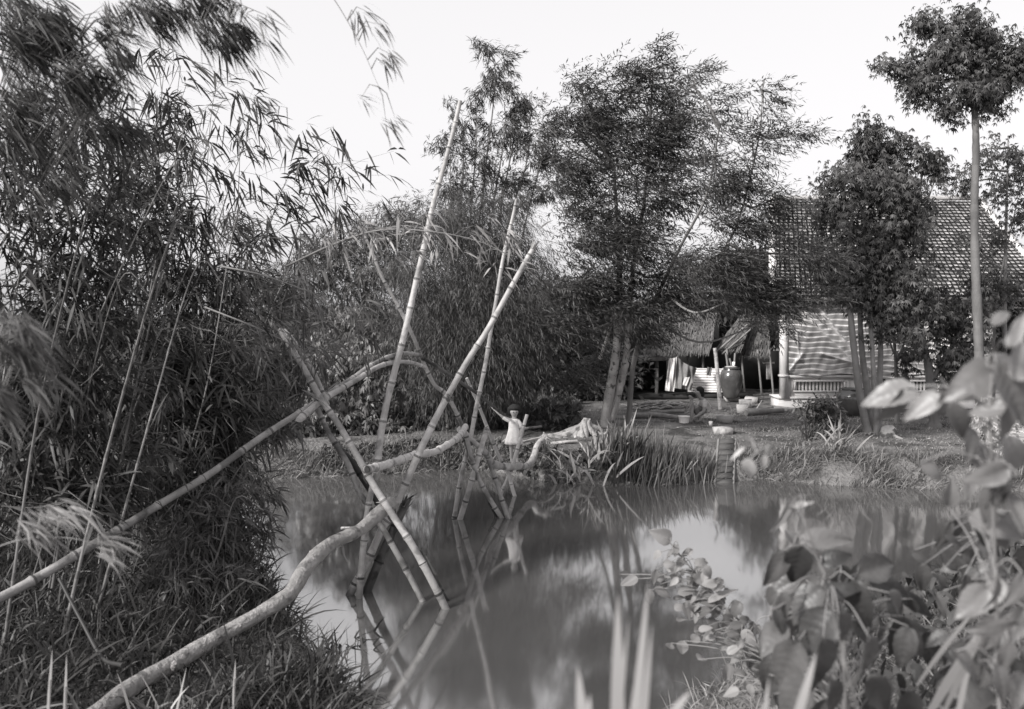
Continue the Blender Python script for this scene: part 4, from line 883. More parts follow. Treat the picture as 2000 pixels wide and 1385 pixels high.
tree('feathery_tree', 'sparser feathery tree with pale leaning limb and wind-swept sprays left of the tiled roof', 'tree',
  [([bz(1228, 826, YT+.2), P(1236, 720, YT-.2), P(1258, 640, YT-.8), P(1285, 575, YT-1.6), P(1330, 480, YC+1), P(1380, 380, YC+.3), P(1405, 250, YC)], .06, .012),
   ([P(1284, 580, YT-1.6), P(1320, 562, YT-2), P(1352, 545, YT-2.4), P(1430, 460, YC+.5), P(1480, 280, YC), P(1490, 165, YC)], .035, .008)],
  [(1390, 225, 36, 60, YC, 52), (1350, 165, 30, 40, YC, 30), (1488, 180, 16, 44, YC, 22), (1470, 300, 40, 40, YC, 44), (1400, 330, 60, 50, YC, 100), (1525, 270, 40, 16, YC, 18), (1490, 400, 40, 40, YC, 55),
   (1420, 440, 70, 40, YC, 110), (1370, 520, 80, 40, YC, 130), (1460, 530, 60, 40, YC, 100), (1420, 590, 90, 24, YC, 70), (1500, 590, 50, 30, YC, 70), (1530, 480, 30, 30, YC, 26), (1560, 580, 60, 18, YC, 55), (1600, 500, 55, 18, YC, 40), (1490, 630, 40, 18, 17, 24)],
  'feather', 'leaf_feather', 'bark_smooth', .86, tight=.24)
# back bamboo grove, tall
YB2 = 28
GV = [([bz(x0, 700, YB2), P(x0+5, 500, YB2), P(x1, y1+70, YB2), P(x1, y1, YB2)], .04, .012) for x0, x1, y1 in ((890, 905, 250), (910, 930, 210), (925, 965, 120), (945, 985, 200), (960, 1005, 190), (880, 880, 300), (975, 1030, 240), (935, 945, 280), (1010, 1060, 230))]
tree('tall_bamboo', 'tall feathery bamboo clump behind rising above everything in the middle', 'bamboo', GV,
  [(968, 125, 34, 30, YB2, 110), (960, 165, 36, 36, YB2, 130), (1005, 195, 28, 34, YB2, 90), (915, 235, 34, 30, YB2, 80), (985, 240, 40, 40, YB2, 160), (895, 300, 45, 40, YB2, 120), (955, 310, 50, 45, YB2, 170), (1040, 210, 28, 45, YB2, 60), (1025, 290, 45, 45, YB2, 170), (900, 370, 60, 40, YB2, 230), (980, 380, 60, 40, YB2, 240), (880, 210, 24, 24, YB2, 26), (870, 260, 22, 26, YB2, 26), (950, 90, 26, 18, YB2, 40), (1055, 310, 45, 40, YB2, 130), (1075, 370, 45, 26, YB2, 100), (1030, 380, 50, 40, YB2, 150), (1090, 280, 26, 30, YB2, 50)],
  'bamboo', 'leaf_feather', 'culm', 1.5, tight=.25)
# rounded dark thicket
YK = 18.4
tree('weeping_thicket', 'large rounded drooping dark bamboo thicket in the centre behind the crossed poles', 'bamboo',
  [([bz(900+dx, 800, YK), P(900+dx*1.5, 650, YK), P(900+dx*2.4, 480, YK)], .03, .012) for dx in (-40, -25, -8, 10, 28, 45)],
  [(900, 430, 110, 50, YK, 620), (960, 470, 90, 70, YK, 560), (850, 520, 100, 80, YK-.3, 700), (930, 570, 130, 90, YK-.4, 1000), (1010, 560, 60, 80, YK, 400), (860, 640, 110, 80, YK-.5, 750), (950, 680, 110, 80, YK-.4, 750), (1010, 660, 70, 70, YK, 350), (870, 730, 90, 60, YK-.4, 420), (960, 740, 90, 50, YK, 350)],
  'drizzle', 'leaf_thicket', 'culm', 1.15, tight=.26)
YL = 28
tree('thicket', 'grey-green mass of bamboo foliage behind the left bank bend, lower than the tall clump', 'bamboo',
  [([bz(640+dx, 800, YL), P(640+dx*1.2, 620, YL), P(640+dx*1.6, 480, YL)], .04, .012) for dx in (-60, -20, 30, 80, 120)],
  [(800, 430, 70, 40, YL, 330), (740, 450, 70, 45, YL, 360), (680, 480, 70, 45, YL, 340), (620, 520, 70, 45, YL, 330), (760, 520, 80, 50, YL, 460), (690, 560, 90, 50, YL, 500), (560, 570, 70, 45, YL, 300), (620, 620, 90, 50, YL, 460), (730, 620, 80, 50, YL, 400), (540, 650, 80, 50, YL, 360), (460, 640, 60, 40, YL, 240), (620, 690, 90, 50, YL, 360), (500, 730, 90, 50, YL, 360)],
  'bamboo', 'leaf_back', 'culm', 1.55, tight=.25)
YU = 18.3
tree('leafy_shrub', 'leafy shrub with whorled drooping light-edged leaves on the far left bank behind the rail', 'shrub',
  [([bz(680+dx, 850, YU), P(690+dx*1.5, 760, YU), P(700+dx*2.2, 660, YU)], .04, .012) for dx in (-30, 0, 25)],
  [(690, 640, 50, 40, YU, 110), (640, 680, 45, 40, YU, 100), (730, 690, 40, 45, YU, 90), (680, 730, 60, 45, YU, 170), (740, 760, 40, 40, YU, 90), (660, 790, 55, 40, YU, 130), (720, 815, 45, 35, YU, 90), (620, 760, 40, 50, YU, 90), (770, 720, 25, 40, YU, 60), (640, 830, 60, 30, YU, 160), (740, 845, 50, 20, YU, 90), (580, 820, 60, 40, YU, 160)],
  'bush', 'leaf_bush', 'bark', .85, tight=.3)
# dark masses behind
YD = 24.5
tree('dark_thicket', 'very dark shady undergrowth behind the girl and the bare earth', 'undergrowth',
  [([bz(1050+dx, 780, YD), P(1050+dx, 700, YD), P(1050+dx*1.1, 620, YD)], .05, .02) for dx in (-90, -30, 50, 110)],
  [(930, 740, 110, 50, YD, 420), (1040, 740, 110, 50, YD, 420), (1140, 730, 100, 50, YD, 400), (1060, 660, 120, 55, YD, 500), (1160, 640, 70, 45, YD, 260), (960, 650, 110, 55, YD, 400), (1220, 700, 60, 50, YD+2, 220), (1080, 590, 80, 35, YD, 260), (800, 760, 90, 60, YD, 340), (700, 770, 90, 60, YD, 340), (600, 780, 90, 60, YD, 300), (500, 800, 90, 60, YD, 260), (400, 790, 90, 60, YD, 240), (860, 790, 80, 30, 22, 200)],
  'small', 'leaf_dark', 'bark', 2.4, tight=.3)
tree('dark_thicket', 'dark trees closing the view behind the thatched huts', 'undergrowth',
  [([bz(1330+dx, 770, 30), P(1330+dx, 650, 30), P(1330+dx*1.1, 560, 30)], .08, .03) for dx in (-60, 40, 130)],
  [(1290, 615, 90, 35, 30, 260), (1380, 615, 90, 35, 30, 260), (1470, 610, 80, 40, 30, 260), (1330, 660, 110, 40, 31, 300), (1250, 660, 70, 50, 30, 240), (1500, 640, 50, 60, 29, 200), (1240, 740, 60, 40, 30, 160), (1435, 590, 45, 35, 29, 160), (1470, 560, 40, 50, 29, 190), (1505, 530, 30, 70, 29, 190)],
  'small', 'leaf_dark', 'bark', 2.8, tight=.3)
# trees by the house
YP = 17.6
tree('smooth_trunk_tree', 'dense palmate-leaved tree on several smooth grey trunks leaning together in front of the house', 'tree',
  [([bz(1698, 843, YP), P(1683, 790, YP), P(1670, 700, YP), P(1660, 600, YP), P(1655, 520, YP), P(1665, 420, YP)], .085, .035),
   ([bz(1706, 840, YP+.2), P(1694, 760, YP+.2), P(1684, 690, YP+.2), P(1680, 600, YP+.2), P(1688, 470, YP), P(1688, 330, YP)], .08, .02),
   ([bz(1712, 845, YP-.1), P(1708, 760, YP-.1), P(1704, 690, YP-.1), P(1702, 600, YP), P(1720, 460, YP)], .06, .03),
   ([bz(1714, 838, YP+.3), P(1717, 760, YP+.3), P(1720, 690, YP+.3), P(1722, 600, YP+.2), P(1760, 450, YP)], .075, .03)],
  [(1695, 250, 34, 32, YP, 60), (1745, 280, 36, 34, YP, 60), (1680, 300, 50, 38, YP, 100), (1735, 330, 60, 40, YP, 150), (1800, 310, 45, 40, YP, 80), (1640, 350, 45, 40, YP, 75), (1690, 380, 70, 45, YP, 190), (1770, 380, 60, 45, YP, 150), (1830, 340, 26, 25, YP, 30),
   (1640, 430, 55, 45, YP, 110), (1710, 450, 70, 50, YP, 230), (1780, 450, 60, 50, YP, 150), (1680, 520, 80, 45, YP, 240), (1760, 520, 70, 50, YP, 200), (1600, 500, 40, 35, YP, 50), (1700, 590, 70, 40, YP, 190), (1770, 590, 60, 45, YP, 140), (1640, 560, 45, 35, YP, 70), (1730, 640, 50, 30, YP, 80), (1790, 650, 40, 30, YP, 60), (1620, 410, 30, 30, YP, 30)],
  'palmate', 'leaf_palmate', 'bark_smooth', .8, tight=.3)
YQ = 17.2
tree('tall_tree', 'tallest tree with one bare straight trunk and a spreading umbrella crown at the upper right', 'tree',
  [([bz(1917, 870, YQ), P(1915, 760, YQ), P(1910, 640, YQ), P(1905, 520, YQ), P(1903, 400, YQ), P(1906, 300, YQ), P(1903, 215, YQ), P(1890, 150, YQ)], .105, .05)],
  [(1830, 40, 40, 28, YQ, 90), (1880, 50, 45, 30, YQ, 100), (1870, 95, 60, 35, YQ, 190), (1940, 90, 45, 40, YQ, 130), (1840, 120, 50, 28, YQ, 140), (1910, 140, 60, 35, YQ, 210), (1970, 130, 45, 40, YQ, 140), (1790, 140, 35, 22, YQ, 70), (1755, 125, 22, 16, YQ, 30), (1722, 128, 14, 14, YQ, 14), (1820, 170, 45, 20, YQ, 90), (1785, 195, 26, 14, YQ, 26),
   (1890, 185, 55, 24, YQ, 140), (1950, 180, 50, 20, YQ, 100), (1855, 215, 35, 22, YQ, 60), (1935, 212, 28, 18, YQ, 36), (2010, 110, 30, 40, YQ, 60), (1900, 22, 14, 8, YQ, 12)],
  'palmate', 'leaf_tall', 'bark_tall', .72, tight=.32)
YS = 20
tree('slender_tree', 'slender young tree with a thin pole-like stem at the right edge behind the tall tree', 'tree',
  [([bz(1962, 800, YS), P(1962, 620, YS), P(1964, 480, YS), P(1967, 360, YS), P(1969, 265, YS)], .06, .012), ([bz(1940, 800, YS+.3), P(1945, 600, YS), P(1985, 400, YS)], .04, .01)],
  [(1930, 290, 32, 26, YS, 28), (1965, 300, 30, 26, YS, 30), (1905, 330, 30, 28, YS, 34), (1990, 350, 34, 40, YS, 50), (1945, 370, 34, 34, YS, 36), (1990, 430, 34, 40, YS, 50), (1940, 450, 26, 36, YS, 26), (1885, 360, 35, 26, YS, 36), (1960, 560, 60, 50, YS, 110), (1940, 640, 60, 50, YS, 110), (1900, 480, 26, 40, YS, 24)],
  'palmate', 'leaf_palmate', 'bark_smooth', .8, tight=.35)
YM = 18.6
tree('small_dark_tree', 'low dark bushy tree with rounded leaves in front of the tarpaulin', 'tree',
  [([bz(1826, 835, YM), P(1820, 770, YM), P(1812, 710, YM), P(1798, 650, YM), P(1785, 590, YM)], .12, .04), ([P(1818, 745, YM), P(1850, 690, YM), P(1880, 640, YM)], .05, .02)],
  [(1800, 600, 45, 35, YM, 110), (1850, 590, 50, 40, YM, 130), (1830, 650, 50, 35, YM, 130), (1880, 650, 45, 45, YM, 140), (1850, 700, 50, 30, YM, 130), (1895, 710, 30, 35, YM, 80), (1785, 690, 26, 20, YM, 40), (1865, 735, 40, 18, YM, 60), (1900, 590, 40, 50, YM, 100)],
  'bush', 'leaf_palmate', 'bark', .66, tight=.3)
YZ = 19.4
tree('small_tree', 'thin small forked tree standing between the smooth trunks and the dark bushy tree', 'tree',
  [([bz(1752, 815, YZ), P(1751, 760, YZ), P(1749, 700, YZ), P(1745, 640, YZ)], .05, .03), ([P(1750, 700, YZ), P(1739, 670, YZ), P(1737, 640, YZ)], .022, .015), ([P(1750, 710, YZ), P(1762, 680, YZ), P(1770, 650, YZ)], .022, .015)],
  [(1740, 625, 30, 18, YZ, 30), (1772, 635, 22, 16, YZ, 24), (1772, 700, 22, 12, YZ, 18), (1770, 730, 18, 12, YZ, 12)],
  'bush', 'leaf_palmate', 'bark', .8, tight=.35)
YSh = 17.8
tree('small_shrub', 'small rounded leafy shrub on the bank in front of the house plinth', 'shrub',
  [([bz(1602+dx, 835, YSh), P(1602+dx*2, 800, YSh)], .015, .008) for dx in (-8, 0, 9)],
  [(1600, 812, 34, 22, YSh, 90), (1618, 790, 24, 20, YSh, 55), (1580, 805, 24, 18, YSh, 45), (1630, 825, 24, 14, YSh, 40)],
  'small', 'leaf_bush', 'bark', 1.3, tight=.3)
# rough stump right
q = bz(1955, 875, 15.9)
SM = thing('rough_stump', q, 'broad eroded patchy stump on the far bank at the right edge', 'stump')
a = Acc(); n_ = 40; V = []; rings = 30; Tn = []
for i_ in range(rings+1):
    z_ = i_/rings
    for j_ in range(n_):
        th = 2*math.pi*j_/n_; r_ = .42*(1.12-.25*z_)*(1+.3*float(fbm(np.array([math.cos(th)*2.1+5]), np.array([math.sin(th)*2.1+z_*3.2]), 4)[0])+.12*math.sin(5*th+z_*2)); top = .85+.25*math.sin(th*2+1)
        V.append([q[0]+r_*math.cos(th), q[1]+r_*math.sin(th), q[2]+z_*top])
for i_ in range(rings):
    for j_ in range(n_): a_ = 0
Q = [[i_*n_+j_, i_*n_+(j_+1) % n_, (i_+1)*n_+(j_+1) % n_, (i_+1)*n_+j_] for i_ in range(rings) for j_ in range(n_)]
a.add(V, Q, rng.uniform(.2, .8, len(Q))); V2 = V[-n_:]+[[q[0], q[1], q[2]+.7]]; a.add(V2, [[j_, (j_+1) % n_, n_, n_] for j_ in range(n_)], .2)
obj('trunk', a, M['stump'], SM, True)
a = Acc(); p = np.array(V)[rng.integers(0, len(V), 260)]; palm(a, p, unit(p-q), 4, .07, .04); obj('moss_leaves', a, M['leaf_vine'], SM)
q = bz(1738, 842, 17.2); a = wlog([q, q+[.01, 0, .12], q+[-.02, 0, .24]], .15, .10, 14, .3, seed=51, step=.02)
for e_ in ((.3, -.1), (-.22, -.15), (.12, -.3)): wlog([q+[0, 0, .12], q+[e_[0]*.5, e_[1]*.5, .07], q+[e_[0], e_[1], 0.03]], .06, .02, 8, .2, seed=52+e_[0], acc=a)
tag(obj('rotten_stump', a, M['stump'], smooth=True), 'small rotten stump at the foot of the leaning smooth trunks', 'stump')
# roots at the foot
a = Acc()
for k in range(9):
    q = bz(1698, 845, 17.5)+[-.05+.02*k, -.05, .06]; e = q+[rng.uniform(-.35, .1), rng.uniform(-.2, 0), -.02]; e[2] = gzs(e[0], e[1])+.01
    tube(a, smooth_path([q, (q+e)/2+UP*.04, e], 4), np.linspace(.012, .005, 9), 5)
tag(obj('dead_twigs', a, M['driftwood']), 'little bundle of pale dead twigs at the foot of the smooth trunks', 'twigs')

# far wood
A = Acc(); n_ = 9000; x = rng.uniform(-90, 90, n_); y = rng.uniform(70, 95, n_); h = 3.0+1.6*fbm(x*.12, y*.05, 3)+1.2*vn(x*.5, y*.1); zz = rng.random(n_)**.7*np.maximum(h, .8)
palm(A, np.column_stack([x, y, zz]), rnd(n_)+[0, -1, .5], 5, 1.0, .5); tag(obj('far_wood', A, M['leaf_far']), 'low distant line of trees beyond the fields', 'wood', kind='stuff')

# ---------------------------------------------------------------- bank vegetation (stuff)
def scatter(n, xr_, yr_, cond):
    x = rng.uniform(*xr_, n); y = rng.uniform(*yr_, n); d = sdist(x, y); k = cond(x, y, d); return x[k], y[k], d[k]
def blades(acc, x, y, L0, L1, W, lean=.35, bend=.5, prof=PR_B, wind=.2, tone=None):
    n = len(x); z = gz(x, y)-.02; D = UP+rnd(n, lean)*[1, 1, .2]+np.array([wind, 0, 0]); leaves(acc, np.column_stack([x, y, z]), D, rnd(n)*[1, 1, .3], rng.uniform(L0, L1, n), W, prof, bend*rng.uniform(.2, 1.3, n), tone)

def keep(x, y, p): k = rng.random(len(x)) < p; return x[k], y[k]
def wpx(x, y): return 1000+x/y*F           # photo column of a ground point
far_ = lambda x, y: (y > 13.6) & ((x > -6) | (y > 16.2))
# grass along the far shore
A = Acc()
x, y, d = scatter(60000, (-9, -.2), (14.6, 19), lambda x, y, d: (d > -.10) & (d < .9+.9*vn(x*.9+3, y*0)) & far_(x, y) & (rng.random(len(x)) < 1.1-d*.7))
x, y = keep(x, y, np.clip(.75+1.5*vn(x*2.1, y*2.1), .1, 1)); blades(A, x, y, .08, .42, .014, .45, .6)
x, y, d = scatter(40000, (3.9, 9.5), (13.6, 17), lambda x, y, d: (d > -.12) & (d < .75+.5*vn(x*1.1+9, y*0)) & far_(x, y) & ~((x > 3.4) & (x < 4.0)))
x, y = keep(x, y, np.clip(.36+1.6*vn(x*2.1, y*2.1), .02, 1)); blades(A, x, y, .08, .46, .014, .45, .55)
x, y, d = scatter(16000, (-.2, 3.5), (14.2, 17), lambda x, y, d: (d > -.10) & (d < .35) & far_(x, y)); blades(A, x, y, .08, .25, .012, .6, .7)
tag(obj('shore_grass', A, M['leaf_bank']), 'pale unkempt grass along the far shore', 'grass', kind='stuff')
A = Acc()
x, y, d = scatter(60000, (-7, 10), (14, 22), lambda x, y, d: (d > .4) & far_(x, y) & ((vn(x*.8+1, y*.8) > .02) | ((x > 3.9) & (vn(x*1.8+1, y*1.8) > -.15)))); blades(A, x, y, .03, .12, .009, .6, .5)
tag(obj('short_turf', A, M['leaf_reed']), 'thin short turf over the bare earth of the far bank', 'grass', kind='stuff')
A = Acc()
x, y, d = scatter(5000, (-3.5, 3), (14.6, 18), lambda x, y, d: (d > -.05) & (d < .7) & far_(x, y)); z = gz(x, y); n_ = len(x)
palm(A, np.column_stack([x, y, z+rng.uniform(.02, .16, n_)]), rnd(n_)+[0, -1, .6], 5, .07, .03, droop=.3)
tag(obj('bank_weeds', A, M['leaf_near']), 'small dark weeds on the steep cut edge of the far bank', 'weeds', kind='stuff')
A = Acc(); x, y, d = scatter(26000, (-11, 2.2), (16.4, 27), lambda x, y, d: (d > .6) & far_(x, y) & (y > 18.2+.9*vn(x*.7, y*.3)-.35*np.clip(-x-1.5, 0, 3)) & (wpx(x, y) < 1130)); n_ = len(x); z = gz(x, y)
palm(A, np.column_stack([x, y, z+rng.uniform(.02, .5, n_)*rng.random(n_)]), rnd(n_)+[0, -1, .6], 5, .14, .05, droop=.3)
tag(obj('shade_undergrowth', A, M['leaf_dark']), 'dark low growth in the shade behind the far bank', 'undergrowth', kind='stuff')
# reeds
def clump(name, label, cat, px, py, Y, spread, n, L0, L1, W, lean, bend, lm, group=None, wind=.1, cond=None, prof=PR_B, sy=.6, tw=0):
    c = P(px, py, Y); x = c[0]+rng.normal(0, spread, n); y = Y+rng.normal(0, spread*sy, n); z = gz(x, y)-.02
    a = Acc(); D = UP+rnd(n, lean)*[1, .8, .15]+np.array([wind, 0, 0]); leaves(a, np.column_stack([x, y, np.maximum(z, -.1)]), D, rnd(n)*[1, 1, .3]-[0, .6, 0], rng.uniform(L0, L1, n), W*rng.uniform(.7, 1.2, n), prof, bend*rng.uniform(.1, 1.3, n), None, tw)
    o = obj(name, a, M[lm]); return tag(o, label, cat, group)
PR_R = [(0, .5), (.2, .9), (.4, 1), (.6, .85), (.8, .55), (1, .03)]
clump('arching_lily', 'clump of long pale arching strap leaves drooping over the water right of the driftwood', 'plant', 1150, 940, 15.3, .26, 70, .6, 1.0, .05, .55, .75, 'leaf_reed', prof=PR_R)
clump('arching_lily', 'arching strap leaves rising just below the twin pale trunks', 'plant', 1205, 935, 15.7, .2, 70, .6, 1.1, .05, .3, .5, 'leaf_reed', prof=PR_R)
clump('reed_clump', 'dense upright reeds between the strap-leaved plants and the stick', 'reeds', 1235, 942, 15.3, .28, 420, .35, .95, .024, .16, .3, 'leaf_near', 'reed clumps at the far shore', prof=PR_R)
clump('reed_clump', 'tall yellowish reeds in the middle of the reed bed', 'reeds', 1290, 942, 15.3, .26, 420, .35, .85, .022, .16, .3, 'leaf_bank', 'reed clumps at the far shore', prof=PR_R)
clump('reed_clump', 'shorter thinner reeds at the steps end of the reed bed', 'reeds', 1350, 940, 15.4, .2, 260, .25, .6, .02, .25, .3, 'leaf_bank', 'reed clumps at the far shore', prof=PR_R)
clump('arching_lily', 'tuft of broad arching strap leaves on the bank below the small shrub', 'plant', 1635, 905, 15.9, .12, 46, .5, .95, .04, .35, .5, 'leaf_reed', prof=PR_R)
clump('arching_lily', 'small tuft of strap leaves farther up the slope near the house corner', 'plant', 1585, 870, 17.0, .1, 26, .35, .7, .035, .35, .5, 'leaf_near', prof=PR_R)
for k in range(5):
    a = Acc(); px = 1290+rng.uniform(-60, 60); q0_ = P(px, 950, 15.1); q1_ = P(px+rng.uniform(30, 70), 905+rng.uniform(-8, 12), 15.1); tube(a, [q0_, q1_], .008, 5)
    tag(obj('dry_stalk', a, M['driftwood']), 'thin dry stalk leaning across the reeds at the water edge', 'stalk', 'dry stalks in the reeds')

# ---------------------------------------------------------------- near left bank
A = Acc()
x, y, d = scatter(120000, (-7.5, -.4), (3.6, 13.5), lambda x, y, d: (d > -.12) & (x < -.35))
dens = np.clip(1.25-.07*y, .35, 1); x, y = keep(x, y, dens*.62)
lgd = np.full(len(x), 9.0)
for q_ in resample(smooth_path(lp), .1)[0]: lgd = np.minimum(lgd, np.hypot(x-q_[0], y-q_[1]+.12))
nr_ = lgd < .42; blades(A, x[~nr_], y[~nr_], .2, .62, .014, .5, .85, PR_R, .1)
blades(A, x[nr_], y[nr_], .12, .36, .012, .5, .8, PR_R, .1)
x, y, d = scatter(3600, (-7.5, -.4), (3.8, 12), lambda x, y, d: (d > -.1) & (x < -.35)); lg2 = np.full(len(x), 9.0)
for q_ in resample(smooth_path(lp), .1)[0]: lg2 = np.minimum(lg2, np.hypot(x-q_[0], y-q_[1]+.12))
x, y = x[lg2 > .3], y[lg2 > .3]; blades(A, x, y, .45, .85, .02, .45, .8, PR_R, .15, .6+.4*rng.random(len(x)))
tag(obj('near_bank_grass', A, M['leaf_near']), 'dark tangled long grass on the near left bank', 'grass', kind='stuff')
A = Acc(); x, y, d = scatter(5000, (-7.5, -.4), (4, 13.5), lambda x, y, d: (d > -.1) & (vn(x*1.1, y*1.1) > 0.1) & (y > 6.8)); n_ = len(x); z = gz(x, y)
fan(A, np.column_stack([x, y, z+rng.uniform(.08, .45, n_)]), UP*.2+rnd(n_), 4, .13, .018, PR_L, .5, .3)
tag(obj('near_bank_weeds', A, M['leaf_bamboo_dark']), 'leafy weeds tangled with grass on the near left bank', 'weeds', kind='stuff')
# long blades overlapping the log
for (px, Y, n_, L1, lb) in ((330, 5.6, 16, .7, 'tuft of long blades in front of the lower end of the pale log'), (470, 6.1, 14, .6, 'tuft of long blades growing against the middle of the pale log'), (640, 6.6, 20, .5, 'tuft of long blades below the log at the water edge'), (560, 6.2, 16, .5, 'low tuft of blades between the log and the bottom edge'), (640, 7.6, 22, .55, 'tuft of blades at the bend of the pale log')):
    clump('grass_tuft', lb, 'grass', px, 1300, Y, .16, n_*3, .25, L1, .018, .45, .7, 'leaf_near' if px != 330 else 'leaf_reed', 'long grass tufts around the walkway log', prof=PR_R)
# bamboo of the left bank
def bamboo_clump(label, culms, blobs, lm, sc, r=.014, group='bamboo clumps of the near left bank', wind=None):
    c0 = culms[0][0]; root = thing('bamboo_clump', [c0[0], c0[1], gzs(c0[0], c0[1])], label, 'bamboo', group)
    for pts in culms:
        sp = smooth_path(pts, 10); rp, s = resample(sp, .06); nd = np.abs(((s+rng.uniform(0, .3)) % .32)-.16) > .135
        a = Acc(); rr = np.linspace(r, r*.25, len(rp))*rng.uniform(.6, 1.2); tube(a, rp+0, rr*(1+.25*nd), 7, tone=np.where(nd, .2, .55)[:-1]*rng.uniform(.6, 1.5)); obj('culm', a, M['culm'], root, True)
    a = Acc(); t = Acc()
    for b in blobs:
        c, rr, s, p, d = blob_pts(b[:5]+(int(b[5]*(1.25 if b[1] < 620 else 1.75)),), tight=.42); n = len(p); D = d*.4+np.array([.3, 0, -.02])+rnd(n, .75)
        fan(a, p, D, 5, .25*sc, .025*sc, PR_R if False else PR_L, .42, .25, .3, .05)
        for q, dd in zip(p[:n//2], unit(D[:n//2])):
            tube(t, [q-dd*.3*sc+UP*.1*sc, q-dd*.1*sc+UP*.02, q+dd*.02], [.004*sc, .003*sc, .0015*sc], 3, False)
    obj('foliage', a, M[lm], root); tag(obj('twigs', t, M['culm'], root), kind='stuff'); return root
def culm_set(n, xb, yb, Y, xt, yt):
    out = []
    for k in range(n):
        u = rng.random(); bx = xb[0]+(xb[1]-xb[0])*u; tx = xt[0]+(xt[1]-xt[0])*np.clip(u+rng.normal(0, .25), 0, 1); yy = Y+rng.normal(0, .35)
        b = P(bx, 900, yy); b[2] = gzs(b[0], b[1])-.05; ty = rng.uniform(*yt); top = P(tx, ty, yy+rng.normal(0, .5))
        pyb = HOR+(CH-b[2])/yy*F; m = P(bx*.55+tx*.45+rng.normal(0, 14), pyb*.5+ty*.5, yy); out.append([b, m, top, top+np.array([.25, 0, -.12])])
    return out
bamboo_clump('dense dark bamboo clump at the far left edge with slanting thin canes', culm_set(13, (-140, 190), 0, 7.6, (60, 380), (250, 560)),
  [(40, 330, 110, 90, 7.2, 95), (160, 420, 110, 90, 7.6, 100), (40, 520, 110, 90, 7.4, 110), (170, 600, 110, 80, 7.8, 110), (50, 700, 110, 80, 7.6, 110), (170, 760, 110, 80, 7.8, 110), (60, 860, 110, 80, 7.6, 90), (180, 900, 110, 80, 7.8, 90), (100, 1000, 120, 60, 7.4, 70), (110, 240, 90, 60, 7.4, 60)],
  'leaf_bamboo_dark', 1.0)
bamboo_clump('leafy bamboo clump behind the long handrail with its top against the sky', culm_set(15, (60, 330), 0, 9.6, (260, 520), (180, 520)),
  [(300, 300, 70, 80, 9.6, 70), (250, 400, 90, 70, 9.6, 90), (360, 420, 80, 70, 9.8, 80), (300, 520, 110, 60, 9.8, 110), (400, 560, 90, 60, 10, 100), (260, 650, 110, 60, 9.6, 130), (390, 690, 110, 70, 9.8, 170), (280, 780, 120, 70, 9.6, 170), (420, 800, 90, 70, 9.8, 150), (320, 880, 110, 60, 9.4, 140), (420, 890, 60, 60, 9.8, 80), (330, 980, 120, 60, 9.2, 130), (320, 200, 26, 40, 9.6, 16)],
  'leaf_bamboo_dark', 1.05)
bamboo_clump('bamboo clump overhanging the water at the left bend with drooping leaf sprays', culm_set(14, (320, 420), 0, 11.6, (390, 590), (380, 620)),
  [(470, 470, 70, 60, 11.6, 60), (450, 560, 80, 50, 11.6, 80), (520, 600, 70, 50, 11.8, 90), (500, 690, 80, 50, 11.6, 120), (560, 740, 60, 40, 11.8, 90), (480, 780, 80, 50, 11.4, 120), (540, 830, 50, 40, 11.2, 60), (440, 900, 50, 50, 11.0, 60)],
  'leaf_bamboo_mid', 1.05)
bamboo_clump('low bamboo sprays hanging over the water beside the lower handrail', culm_set(9, (300, 420), 0, 8.7, (400, 520), (900, 1050)),
  [(420, 980, 50, 50, 9.0, 60), (450, 1060, 50, 50, 8.8, 60), (400, 1050, 70, 50, 8.6, 90), (510, 1000, 35, 40, 9.0, 30), (440, 1130, 70, 40, 8.4, 80), (500, 960, 30, 25, 9.2, 18), (370, 1130, 70, 40, 8.2, 70)],
  'leaf_bamboo_mid', .8, .012)
# thin whips against the sky
def whip(label, pts, n, Ln, W, lm, r=.008, droop=.35, k=4, group='bamboo whips against the sky', nm='bamboo_branch', noise=.4, dirv=(.5, 0, -.2)):
    sp = smooth_path(pts, 10); root = thing(nm, sp[0], label, 'bamboo branch', group)
    a = Acc(); tube(a, sp, np.linspace(r, r*.2, len(sp)), 6); obj('cane', a, M['culm'], root, True)
    idx = rng.integers(int(len(sp)*.25), len(sp), n); a = Acc(); t = Acc(); pp_ = sp[idx]; o_ = rnd(n, 1)*[1, .6, .7]*Ln*.9
    fan(a, pp_+o_, np.array(dirv)+rnd(n, .35), k, Ln, W, PR_L, noise, droop, .3, Ln*.12)
    for p_, q_ in zip(pp_, pp_+o_): tube(t, [p_, (p_+q_)/2+UP*Ln*.12, q_], [r*.4, r*.25, .001], 3, False)
    obj('leaves', a, M[lm], root); tag(obj('twigs', t, M['culm'], root), kind='stuff'); return root
Yw = 10.5
for (lab, pts, n) in (('slender bamboo whip standing left of the others with small sprays near its top', [(405, 620), (402, 420), (410, 250), (425, 150)], 26), ('slender bamboo whip with crossed long leaves halfway up', [(475, 620), (465, 440), (468, 300), (462, 250)], 20),
                   ('bent bamboo whip leaning right with folded leaves', [(500, 560), (530, 430), (570, 330), (600, 290)], 22), ('bamboo whip with hooked leaves over the pale foliage', [(560, 520), (590, 420), (620, 320), (610, 270)], 16),
                   ('short whip with hanging leaf fan near the thin pole tip', [(640, 520), (655, 430), (650, 340), (645, 320)], 16), ('tallest thin whip with a tassel of leaves below the overhanging branches', [(300, 520), (310, 300), (318, 160), (330, 95)], 22)):
    whip(lab, [P(x_, y_, Yw) for x_, y_ in pts], int(n*1.6), .29, .032, 'leaf_bamboo_dark')
